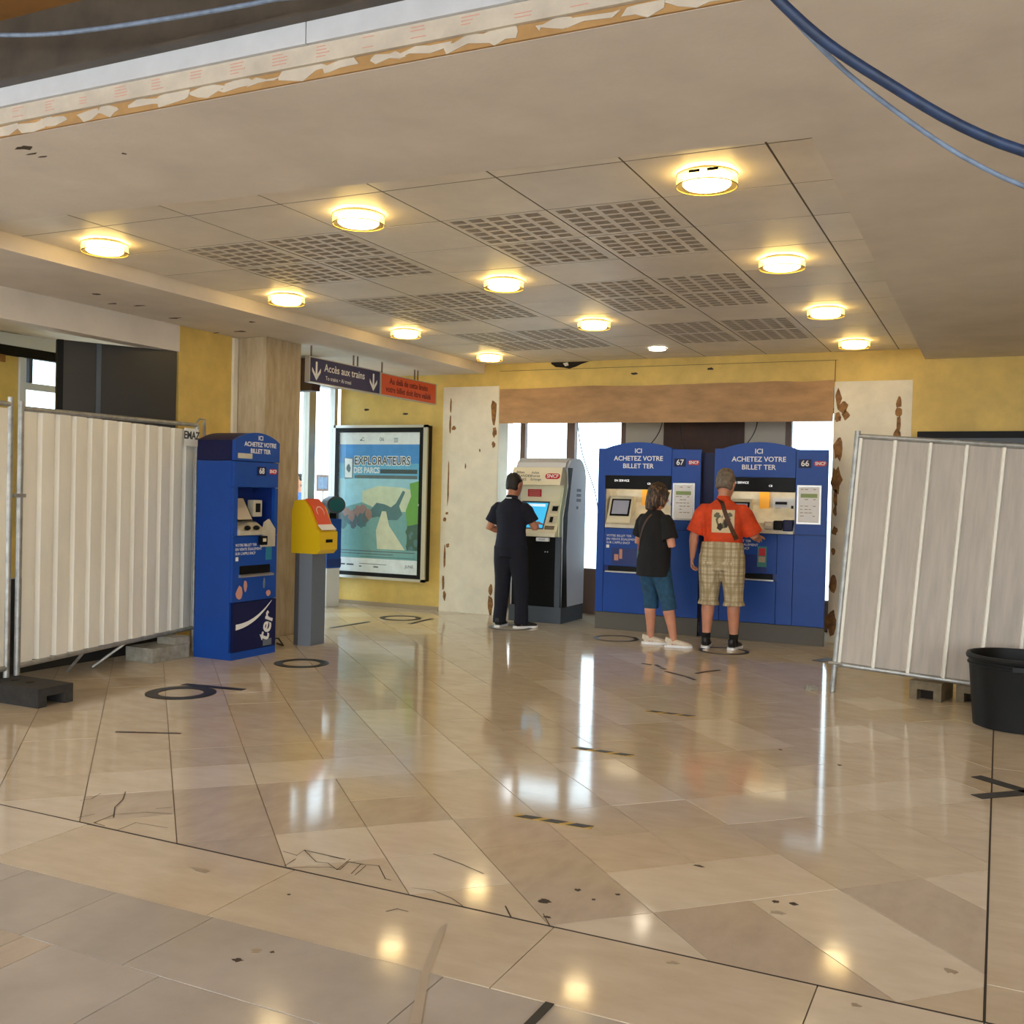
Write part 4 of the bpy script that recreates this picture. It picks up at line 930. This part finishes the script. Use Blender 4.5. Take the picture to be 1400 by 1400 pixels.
t2 = empty('site_hoarding', A_+(A_-B_).normalized()*2.28, angL); tag(t2, 'cream hoarding panel cut by the left edge of the picture', 'hoarding')
corr(2.12, .22, 2.02, .182, .115, .028).xform(Matrix.Translation((.03, -.005, 0))).build('corrugated_sheet', M['sheet'], t2)
for xx in (0, 2.18): MB().tube([(xx, 0, .135), (xx, 0, 2.10)], .021, 12).build('post', M['galv'], t2, smooth='auto')
for zz in (.20, 2.05): MB().tube([(0, 0, zz), (2.18, 0, zz)], .019, 10).build('rail', M['galv'], t2, smooth='auto')
def block(name, loc, rz, w, d_, h, m, label, notch=True):
    t_ = empty(name, loc, rz); tag(t_, label, 'block')
    if notch:
        MB().box(0, w*.25, 0, d_, 0, h, 0, .006).box(w*.75, w, 0, d_, 0, h, 0, .006).box(w*.25-.01, w*.75+.01, 0, d_, h*.55, h, 0, .006).build('shell', m, t_)
        MB().box(w*.25-.005, w*.75+.005, d_*.3, d_*.98, .001, h*.57).build('core', M['dark_hole'], t_)
    else: MB().box(0, w, 0, d_, 0, h, 0, .01).build('shell', m, t_)
    return t_
bk = block('ballast_block', (-5.75, 4.79, 0), R(90), .29, .80, .13, M['rubber'], 'black rubber ballast block under the hoarding posts at far left')
for yy_ in (.25, .40, .55): MB().lathe([(.03, 0), (.03, .003)], (.145, yy_, .1305), 14).build('socket', M['dark_hole'], bk)
bk = block('ballast_block', (-6.745, 6.50, 0), 0, .31, .44, .125, M['block'], 'grey concrete ballast block between hoarding and narrow blue machine', False)
MB().box(.10, .31, .26, .44, .125, .19, 0, .01).build('upper_step', M['block'], bk)
block('ballast_block', (-.60, 8.49, 0), R(-14), .24, .30, .145, M['block_o'], 'olive ballast block with a notch under the right hoarding')
block('ballast_block', (-.27, 8.55, 0), R(-14), .24, .30, .13, M['block_o'], 'olive ballast block half hidden behind the black bucket')
phi, rho, lam = .051, .066, -.016; P0 = Vector((-1.164, 8.431, .004))
e_ = Vector((math.cos(phi), math.sin(phi), 0)); n_ = Vector((-math.sin(phi), math.cos(phi), 0))
uv = Vector((0, 0, 1))*math.cos(lam)+n_*math.sin(lam); ax = e_*math.cos(rho)-uv*math.sin(rho); uu = uv*math.cos(rho)+e_*math.sin(rho); nn2 = uu.cross(ax)
t = empty('site_hoarding'); t.matrix_world = Matrix.Translation(P0) @ Matrix((ax, nn2, uu)).transposed().to_4x4()
tag(t, 'leaning grey metal hoarding panel with vertical ribs behind the bucket', 'hoarding')
FW = 2.05
MB().box(.015, FW-.015, .004, .006, .23, 2.02).build('sheet', M['sheet_b'], t)
for k in range(9):
    xx = .03+.254*k
    if xx < FW-.03: MB().prism([(xx-.018, .004), (xx-.010, -.022), (xx+.010, -.022), (xx+.018, .004)], 'z', .235, 2.015).build('rib', M['sheet'], t)
MB().tube([(0, 0, 0.0), (0, 0, 2.07)], .022, 12).build('post', M['galv'], t, smooth='auto'); MB().tube([(FW, 0, .15), (FW, 0, 2.07)], .022, 12).build('post', M['galv'], t, smooth='auto')
MB().tube([(0, 0, 2.03), (FW, 0, 2.03)], .020, 10).build('top_rail', M['galv'], t, smooth='auto'); MB().tube([(0, 0, .223), (FW, 0, .223)], .020, 10).build('bottom_rail', M['galv'], t, smooth='auto')
MB().tube([(-.05, -.02, .23), (.06, -.02, .23)], .012, 8).build('clamp', M['galv'], t)
# bucket
t = empty('bucket', (.15, 7.83, 0)); tag(t, 'large black plastic bucket at the right edge in front of the hoarding', 'bucket')
MB().lathe([(.272, .0), (.285, .004), (.322, .44), (.326, .455), (.338, .46), (.342, .475), (.335, .492), (.315, .492), (.308, .46), (.275, .03), (.0, .028)], n=56).build('shell', M['bucket'], t, smooth='auto')
MB().tube([(.325*math.cos(k*math.pi/24), .325*math.sin(k*math.pi/24), .425) for k in range(49)], .007, 6, cap=False).build('rib', M['bucket'], t, smooth=True)
for s_ in (-1, 1): MB().box(-.05, .05, s_*.33-.02, s_*.33+.02, .41, .45, 0, .008).build('handle_lug', M['bucket'], t)

# ------------------------------------------------------------------ cables
def spline(pts, n=8):
    pts = [Vector(p) for p in pts]; out = []
    for i in range(len(pts)-1):
        p0, p1, p2, p3 = pts[max(i-1, 0)], pts[i], pts[i+1], pts[min(i+2, len(pts)-1)]
        for k in range(n):
            u = k/n; out.append(.5*((2*p1)+(p2-p0)*u+(2*p0-5*p1+4*p2-p3)*u*u+(3*p1-p0-3*p2+p3)*u**3))
    return out+[pts[-1]]
def cable(name, pts, r, m, label):
    o = MB().tube(spline(pts), r, 12).build(name, m, None, smooth=True); tag(o, label, 'cable'); return o
cable('hanging_cable', [(-.95, 2.15, 3.495), (-.74, 2.24, 2.95), (-.483, 2.339, 2.626), (-.277, 2.434, 2.459), (.024, 2.574, 2.300), (.5, 2.75, 2.20), (1.4, 2.9, 2.4), (2.2, 3.0, 3.495)], .0125, M['cable'], 'thick blue-black cable hanging in a loop at top right')
cable('hanging_cable', [(-1.0, 2.2, 3.495), (-.76, 2.29, 2.98), (-.504, 2.385, 2.655), (-.282, 2.486, 2.432), (.027, 2.63, 2.237), (.5, 2.8, 2.1), (1.5, 2.95, 2.4), (2.3, 3.0, 3.495)], .0058, M['conduit'], 'thin grey-blue cable hanging below the thick one at top right')
def at(px, py, Y): d = fw + rt*((px-700)/1400) - up*((py-700)/1400); return CAM+d*(Y/d.y)
cable('hanging_cable', [(-4.4, 2.9, 3.495)]+[at(px, py, 2.9) for px, py in ((-60, 47), (0, 48), (60, 47), (130, 40), (250, 22), (370, 0), (440, -20))]+[(-2.0, 2.9, 3.495)], .009, M['conduit'], 'grey conduit drooping across the dark beam at top left')
for pts, lab in (([(-4.9, 12.1, 2.95), (-4.835, 12.0, 2.4), (-4.75, 12.0, 2.0), (-4.565, 12.0, 1.5), (-4.5, 12.0, .9), (-4.45, 11.95, .02)], 'thin wire hanging in the window beside the white machine'),
                 ([(-3.70, 12.0, 2.95), (-3.74, 12.0, 2.4), (-3.87, 11.9, 2.13), (-3.95, 11.6, 2.02)], 'thin wire hanging above the left one of the wide blue machines'),
                 ([(-3.55, 12.05, 2.95), (-3.5, 12.0, 2.3), (-3.42, 11.9, 2.1), (-3.4, 11.7, 2.0)], 'thin faint wire hanging before the dark brown panel'),
                 ([(-2.57, 12.0, 2.95), (-2.59, 12.0, 2.4), (-2.66, 11.8, 2.15), (-2.7, 11.6, 2.05)], 'thin wire hanging before the beige panel at right in the alcove')):
    cable('loose_wire', pts, .006, M['wire'], lab)

# ------------------------------------------------------------------ people
def remesh(mb_, name, m, parent, vox, it=3):
    o = mb_.build(name, m, parent)
    md = o.modifiers.new('r', 'REMESH'); md.mode = 'VOXEL'; md.voxel_size = vox
    sm = o.modifiers.new('s', 'SMOOTH'); sm.factor = .5; sm.iterations = it
    bpy.context.view_layer.update()
    me = bpy.data.meshes.new_from_object(o.evaluated_get(bpy.context.evaluated_depsgraph_get()))
    o.modifiers.clear(); old = o.data; o.data = me; bpy.data.meshes.remove(old)
    me.materials.clear(); me.materials.append(m)
    for p in me.polygons: p.use_smooth = True; p.material_index = 0
    return o
X = Vector((1, 0, 0)); Yv = Vector((0, 1, 0)); Zv = Vector((0, 0, 1))
def hand(mb_, w, d_, n_, thumb, curl=25., sc_=1.):
    d_ = d_.normalized(); n_ = (n_-d_*n_.dot(d_)).normalized(); l = d_.cross(n_)*thumb
    mb_.loft([(w-d_*.02, .026*sc_, .020*sc_, l), (w+d_*.02, .032*sc_, .019*sc_, l), (w+d_*.06, .040*sc_, .016*sc_, l), (w+d_*.095, .040*sc_, .013*sc_, l)], 12)
    for i, (off, ln) in enumerate(((.030, .072), (.010, .080), (-.010, .074), (-.029, .058))):
        p = w+d_*.088+l*off*sc_; dd = d_+l*off*1.2; pts = [p-d_*.015, p]
        ang = curl*.6
        for sgm in (.45, .32, .25):
            ang += curl; q = dd.normalized()*math.cos(R(ang))+n_*math.sin(R(ang)); p = p+q*ln*sgm; pts.append(p)
        mb_.tube(pts, [.009, .009, .0085, .008, .0065], 8)
    p = w+d_*.025+l*.03; q1 = (d_*.55+l*.75+n_*.35).normalized(); q2 = (d_*.85+l*.35+n_*.5).normalized()
    mb_.tube([p-l*.02, p, p+q1*.038, p+q1*.038+q2*.032], [.013, .0125, .0105, .008], 8)
def shoe(parent, pos, heading, m, sole_m, ln=.28, name='shoe'):
    t_ = MB()
    rr = [(-.075, .030, .030, .045), (-.06, .038, .045, .05), (-.02, .040, .050, .055), (.04, .042, .040, .045), (.10, .046, .032, .036), (.15, .042, .027, .030), (.185, .028, .02, .024), (.195, .012, .012, .02)]
    t_.loft([((0, y_*ln/.28, z_), rx, rz, X) for y_, rx, rz, z_ in rr], 16)
    t_.loft([((0, -.055, .05), .036, .04, X), ((0, -.045, .10), .040, .045, X)], 14)
    for i, v in enumerate(t_.v): t_.v[i] = (v[0], v[1], max(v[2], .018))
    o = remesh(t_, name, m, parent, .007, 2); o.location = pos; o.rotation_euler = (0, 0, heading)
    P = []
    for y_, w_ in ((-.10, .018), (-.09, .034), (-.06, .043), (0, .043), (.06, .046), (.12, .049), (.165, .044), (.195, .026), (.205, .010)): P.append((w_, y_*ln/.28))
    P = P+[(-a_, b_) for a_, b_ in P[::-1]]
    MB().prism(P, 'z', 0, .024).build('sole', sole_m, o)
    return o
def person(name, label, loc, heading, h, sp):
    root = empty(name, loc, heading); tag(root, label, 'person'); root.scale = (h/1.75,)*3
    g = sp.get('girth', 1.); bl = sp.get('belly', 0.)
    body = MB()
    tor = [(.84, .135, .095, 0), (.92, .165*g, .112*g, -.01), (1.02, .150*g, .100*g+bl*.5, bl*.4), (1.12, .150*g, .100*g+bl*.7, bl*.5), (1.24, .165*g, .108*g+bl*.3, bl*.2), (1.34, .180*g, .110*g, 0), (1.41, .150*g, .086*g, -.005), (1.455, .100, .068, -.008), (1.50, .060, .060, 0), (1.58, .054, .057, .012)]
    body.loft([((0, y_, z_), rx, ry, X) for z_, rx, ry, y_ in tor], 20)
    # head
    st = len(body.v)
    hr = [(1.515, .030, .035, .055), (1.54, .048, .058, .045), (1.58, .064, .080, .028), (1.63, .073, .094, .012), (1.67, .074, .096, .006), (1.71, .066, .084, .002), (1.738, .045, .058, 0), (1.75, .018, .022, 0)]
    body.loft([((0, y_, z_), rx, ry, X) for z_, rx, ry, y_ in hr], 20)
    body.loft([((0, .095, 1.648), .008, .008, X), ((0, .112, 1.615), .012, .014, X), ((0, .100, 1.600), .016, .012, X)], 10)
    body.loft([((-.022, .088, 1.570), .008, .008, Yv), ((0, .097, 1.570), .010, .009, Yv), ((.022, .088, 1.570), .008, .008, Yv)], 8)
    for s_ in (-1, 1): body.ball((s_*.076, .0, 1.628), .010, .020, .032)
    Hm = Matrix.Translation((0, .0, 1.53)) @ Matrix.Rotation(R(sp.get('head_yaw', 0)), 4, 'Z') @ Matrix.Rotation(R(sp.get('head_pitch', 0)), 4, 'X') @ Matrix.Scale(sp.get('head_s', 1.08), 4) @ Matrix.Translation((0, 0, -1.53))
    body.xform(Hm, st)
    legs = []
    for s_, (fx, fy, fh) in ((-1, sp['feet'][0]), (1, sp['feet'][1])):
        hip = Vector((s_*sp.get('hipx', .088), -.005, .88)); an = Vector((fx, fy, .09)); kn = hip.lerp(an, .50)+Vector((math.sin(-R(fh))*.02, math.cos(R(fh))*.02, 0)); kn.z = .49
        legs.append((hip, kn, an, fh))
        cf = kn.lerp(an, .28)-Vector((0, .012, 0))
        body.loft([(hip+Vector((0, 0, .05)), .085*g, .095*g, X), (hip.lerp(kn, .3), .085*g, .088*g, X), (hip.lerp(kn, .75), .064*g, .066*g, X), (kn, .056*g, .058*g, X), (cf, .056*g, .060*g, X), (kn.lerp(an, .65), .044*g, .046*g, X), (an, .036, .040, X), (an-Vector((0, 0, .06)), .034, .045, X)], 16)
        dv_ = Vector((-math.sin(R(fh)), math.cos(R(fh)), 0))
        body.loft([(an-dv_*.05-Vector((0, 0, .05)), .028, .025, Zv.cross(dv_)), (an+dv_*.03-Vector((0, 0, .045)), .034, .03, Zv.cross(dv_)), (an+dv_*.14-Vector((0, 0, .06)), .034, .018, Zv.cross(dv_))], 10)
    arms = []
    for s_, ar in ((-1, sp['arms'][0]), (1, sp['arms'][1])):
        sh = Vector((s_*(.160*g+.010), -.005, 1.375)); el = Vector(ar['el']); wr = Vector(ar['wr']); arms.append((sh, el, wr))
        body.loft([(sh+Vector((-s_*.05, 0, .01)), .045, .052, Yv), (sh, .052*g, .056*g, Yv), (sh.lerp(el, .45), .045*g, .048*g, Yv), (el, .038*g, .040*g, Yv), (el.lerp(wr, .3), .040*g, .040*g, Yv), (wr, .026, .026, Yv), (wr+(wr-el).normalized()*.02, .025, .022, Yv)], 14)
        hand(body, wr+(wr-el).normalized()*.015, Vector(ar.get('hd', wr-el)), Vector(ar['pn']), ar.get('th', 1), ar.get('curl', 25))
    bo = remesh(body, 'body', sp['skin'], root, .0062, 2)
    for s_ in (-1, 1):
        q = Hm @ Vector((s_*.030, .093, 1.640)); MB().ball(q, .011, .006, .007).build('eye', M['white'], bo, smooth=True)
        q = Hm @ Vector((s_*.030, .0985, 1.640)); MB().ball(q, .005, .003, .005).build('pupil', M['black'], bo, smooth=True)
    # shirt
    shb = MB(); e = sp.get('ease', .018); hem = sp.get('hem', .86)
    rings = []
    if hem < .84: rings.append(((0, -.01, hem), (.165*g+e+.012), (.112*g+e+.008), X))
    for z_, rx, ry, y_ in tor[1:7]:
        if z_ < hem: continue
        fl = .010 if z_ < 1.1 else 0
        rings.append(((0, y_, z_), rx+e+fl, ry+e+fl*.6, X))
    rings[0] = ((rings[0][0][0], rings[0][0][1], hem), rings[0][1], rings[0][2], X)
    rings += [((0, -.008, 1.455), .116, .080, X), ((0, -.004, 1.490), .068, .070, X)]
    shb.loft(rings, 24)
    for s_, (sh, el, wr) in zip((-1, 1), arms):
        f_ = sp.get('sleeve', .62); en = sh.lerp(el, f_); d_ = (el-sh).normalized(); k_ = sp.get('sleeve_r', .018)
        shb.loft([(sh+Vector((-s_*.07, 0, .005)), .045+k_*.5, .052+k_*.5, Yv), (sh+Vector((-s_*.012, 0, -.004)), .050*g+k_*.8, .054*g+k_*.9, Yv), (sh.lerp(en, .18), .051*g+k_, .056*g+k_, Yv), (sh.lerp(en, .5), .050*g+k_, .054*g+k_, Yv), (en, .050*g+k_*1.3, .056*g+k_*1.3, Yv)], 16)
    so = remesh(shb, 'shirt', sp['shirt'], root, .009, 3)
    if sp.get('collar'):
        MB().loft([((0, -.006, 1.475), .072, .074, X), ((0, .0, 1.515), .066, .070, X), ((0, .0, 1.515), .060, .064, X), ((0, -.004, 1.478), .062, .066, X)], 24).build('collar', sp['shirt'], so, smooth=True)
    # trousers
    tb = MB(); te = sp.get('tease', .016); th = sp['tlen']
    tb.loft([((0, -.005, sp.get('crotch', .82)), .150*g+te, .105*g+te, X), ((0, -.01, .92), .165*g+te, .112*g+te, X), ((0, 0, sp.get('waist', 1.0)), .150*g+te, .102*g+te+bl*.4, X)], 24)
    for hip, kn, an, fh in legs:
        pts = [(hip+Vector((0, 0, .05)), .090*g), (hip.lerp(kn, .3), .088*g), (hip.lerp(kn, .75), .070*g), (kn, .064*g), (kn.lerp(an, .3), .060*g), (kn.lerp(an, .65), .054), (an+Vector((0, -.004, .02)), .055), (an+Vector((0, -.006, -.045)), .057)]
        out = []
        for p, r_ in pts:
            if p.z < th: break
            out.append((p, r_+sp.get('lease', te), r_+te*1.2, X))
        lp_ = out[-1][0]; nx = next((p for p, r_ in pts if p.z < th), None)
        if nx is not None:
            u = (lp_.z-th)/(lp_.z-nx.z); out.append((lp_.lerp(nx, u), out[-1][1]+sp.get('flare', 0), out[-1][2]+sp.get('flare', 0), X))
        tb.loft(out, 18)
    to = remesh(tb, sp.get('tname', 'trousers'), sp['trs'], root, .009, 3)
    for (hip, kn, an, fh) in legs:
        if sp.get('sock'):
            MB().loft([(an-Vector((0, 0, .05)), .045, .052, X), (an, .043, .047, X), (an+Vector((0, 0, .06)), .046, .048, X), (an+Vector((0, 0, .06)), .040, .042, X)], 16).build('sock', M['sock'], root, smooth=True)
        dv_ = Vector((-math.sin(R(fh)), math.cos(R(fh)), 0)); shoe(root, (an.x, an.y, 0), R(fh), sp['shoe'], sp['sole'])
    # hair
    hb_ = MB()
    if sp['hair'] == 'short':
        hb_.loft([((0, -.034, 1.572), .060, .052, X), ((0, -.030, 1.60), .072, .068, X), ((0, -.018, 1.65), .080, .088, X), ((0, -.010, 1.70), .077, .093, X), ((0, -.004, 1.742), .054, .068, X), ((0, 0, 1.762), .02, .026, X)], 20)
    else:
        hb_.loft([((0, -.045, 1.47), .070, .045, X), ((0, -.040, 1.52), .094, .070, X), ((0, -.030, 1.60), .100, .088, X), ((0, -.016, 1.67), .097, .102, X), ((0, -.006, 1.73), .075, .092, X), ((0, 0, 1.772), .03, .04, X)], 22)
        for s_ in (-1, 1): hb_.loft([((s_*.076, .02, 1.54), .016, .040, X), ((s_*.084, .03, 1.62), .018, .046, X), ((s_*.070, .035, 1.70), .020, .05, X)], 12)
    g_ = random.Random(3)
    hb_.xform(Hm); hb_.v = [tuple(Vector(v)+Vector((g_.uniform(-1, 1), g_.uniform(-1, 1), g_.uniform(-1, 1)))*.004) for v in hb_.v]
    remesh(hb_, 'hair', sp['hairm'], root, .0065, 1)
    return root, so
def on_shirt(so, pts, off, inner):
    bm_ = bmesh.new(); bm_.from_mesh(so.data); tree = BVHTree.FromBMesh(bm_); bm_.free(); out = []
    for p, d_ in pts:
        hit = tree.ray_cast(Vector(p), Vector(d_))
        out.append(hit[0]-Vector(d_).normalized()*off if hit[0] else Vector(p)+Vector(d_)*.2)
    return out
navy, so = person('person', 'person in navy polo shirt and dark trousers tapping the white ticket machine', (-5.01, 10.50, 0), R(-4), 1.725, dict(
    skin=M['skin2'], shirt=M['navy_cloth'], trs=M['navy_trs'], tlen=.03, hair='short', hairm=M['hair_dk'], shoe=M['shoe_b'], sole=M['white'], feet=((-.11, -.03, 8), (.15, .02, -38)), head_yaw=-14, head_pitch=-14, collar=True, hem=.90, girth=1.06, tease=.022, sleeve=.70, sleeve_r=.022,
    arms=(dict(el=(-.285, -.02, 1.13), wr=(-.17, .20, 1.10), pn=(0, .2, -1), th=1, curl=20), dict(el=(.275, .06, 1.15), wr=(.17, .29, 1.19), pn=(0, .3, -1), th=-1, curl=10))))
MB().box(-.035, .035, -.0785, -.076, 1.484, 1.496).build('collar_label', M['white'], so)
oran, so = person('person', 'grey-haired person in orange shirt and plaid shorts standing at machine 66', (-2.53, 10.27, 0), R(2), 1.775, dict(
    skin=M['skin'], shirt=M['orange_cloth'], trs=M['plaid'], tname='shorts', tlen=.43, flare=.020, tease=.034, lease=.020, hipx=.106, crotch=.79, waist=1.06, hair='short', hairm=M['hair_gr'], shoe=M['shoe_b'], sole=M['white'], sock=True, feet=((-.14, 0, 6), (.135, .01, -8)), head_yaw=-8, head_pitch=-20, head_s=1.18, collar=True, hem=.99, girth=1.14, belly=.06, sleeve=.90, sleeve_r=.024,
    arms=(dict(el=(-.285, -.02, 1.12), wr=(-.315, .06, .90), pn=(1, .2, 0), th=1, curl=28), dict(el=(.30, .08, 1.13), wr=(.28, .33, 1.12), pn=(0, .3, -1), th=-1, curl=25))))
def patch(so, x0, x1, z0, z1, nx, nz, off):
    pts = []
    for j in range(nz+1):
        for i in range(nx+1): pts.append(((x0+(x1-x0)*i/nx, -.6, z0+(z1-z0)*j/nz), (0, 1, 0)))
    V = on_shirt(so, pts, off, None); F = [(j*(nx+1)+i, j*(nx+1)+i+1, (j+1)*(nx+1)+i+1, (j+1)*(nx+1)+i) for j in range(nz) for i in range(nx)]
    return MB().add(V, F)
pr = patch(so, -.085, .135, 1.16, 1.385, 12, 12, .004).build('back_print', mat('print_cream', (222, 200, 160), .8), so, smooth=True)
def pblob(cx, cz, rx, rz, seed, m):
    pts = [((cx+a_, -.6, cz+b_), (0, 1, 0)) for a_, b_ in blob(14, rx, rz, .28, seed)]
    V = on_shirt(so, pts+[((cx, -.6, cz), (0, 1, 0))], .0055, None); n = len(pts)
    MB().add(V, [(i, (i+1) % n, n) for i in range(n)]).build('print_figure', m, pr)
mg = mat('print_grey_green', (110, 104, 82), .8); md_ = mat('print_dark', (60, 52, 44), .8)
pblob(.03, 1.27, .072, .07, 1, mg); pblob(-.03, 1.33, .03, .03, 2, mg); pblob(.085, 1.335, .034, .024, 3, mg); pblob(.0, 1.22, .03, .035, 4, md_); pblob(.06, 1.25, .022, .05, 5, md_); pblob(.02, 1.30, .012, .05, 6, mat('print_pale', (206, 190, 160), .8))
path = [(-.01+.165*k/10, 1.495-.40*k/10) for k in range(11)]
V = []
for k, (a_, b_) in enumerate(path):
    V += on_shirt(so, [((a_-.018, -.6, b_-.010), (0, 1, 0)), ((a_+.018, -.6, b_+.010), (0, 1, 0))], .008, None)
MB().add(V, [(2*i, 2*i+1, 2*i+3, 2*i+2) for i in range(10)]).build('bag_strap', M['strap'], so)
for s_ in (-1, 1):
    MB().box(.085*s_-.06, .085*s_+.06, -.205, -.185, .845, .875, 0, .006).build('pocket_flap', M['plaid'], oran)
woman, so = person('person', 'person with bobbed streaked hair, black top and teal cropped trousers beside machine 67', (-3.19, 10.10, 0), R(-30), 1.63, dict(
    skin=M['skin'], shirt=M['black_cloth'], trs=M['teal_denim'], tname='cropped_trousers', tlen=.40, tease=.012, hair='bob', hairm=M['hair_br'], shoe=M['shoe_w'], sole=M['white'], feet=((-.06, .03, -42), (.235, .10, -46)), head_yaw=-22, head_pitch=-14, hem=.76, girth=1.10, belly=.02, ease=.026, sleeve=.72, sleeve_r=.024,
    arms=(dict(el=(-.27, .0, 1.12), wr=(-.13, .20, 1.08), pn=(0, -.2, 1), th=-1, curl=30), dict(el=(.275, .0, 1.10), wr=(.07, .17, 1.17), pn=(0, -.2, 1), th=1, curl=30))))
path = [(-.17+.22*k/10, 1.02+.42*k/10) for k in range(11)]; V = []
for k, (a_, b_) in enumerate(path):
    V += on_shirt(so, [((a_-.012, -.6, b_+.006), (0, 1, 0)), ((a_+.012, -.6, b_-.006), (0, 1, 0))], .008, None)
MB().add(V, [(2*i, 2*i+1, 2*i+3, 2*i+2) for i in range(10)]).build('bag_strap', M['strap'], so)
outp, so = person('person', 'distant person in a blue shirt outside the glazed exit', (-9.98, 13.1, -.012), R(150), 1.74, dict(
    skin=M['skin'], shirt=M['bluecloth'], trs=M['slate'], tlen=.03, hair='short', hairm=M['hair_dk'], shoe=M['shoe_b'], sole=M['blk'], feet=((-.11, 0, 8), (.11, 0, -8)), hem=.92,
    arms=(dict(el=(-.26, 0, 1.13), wr=(-.27, .06, .88), pn=(1, 0, 0), th=1), dict(el=(.26, 0, 1.13), wr=(.27, .06, .88), pn=(-1, 0, 0), th=-1))))
# outdoor railing and board seen through the door
t = empty('railing', (-11.6, 14.4, -.012), R(25)); tag(t, 'grey railing outside the glazed exit', 'railing')
for k in range(14): MB().tube([(k*.13, 0, 0), (k*.13, 0, 1.28)], .012, 8).build('bar', M['alu'], t)
for zz in (.15, 1.28): MB().tube([(-.1, 0, zz), (1.8, 0, zz)], .018, 8).build('rail', M['alu'], t)
t = empty('outdoor_board', (-10.35, 14.25, -.012), R(20)); tag(t, 'small board on a post outside the glazed exit', 'board')
MB().tube([(0, 0, 0), (0, 0, 1.5)], .02, 8).build('post', M['alu'], t); MB().box(-.11, .11, -.02, .02, 1.5, 1.78).build('panel', M['mullion'], t); MB().box(-.08, .08, -.024, -.02, 1.54, 1.74).build('face', M['conduit'], t)
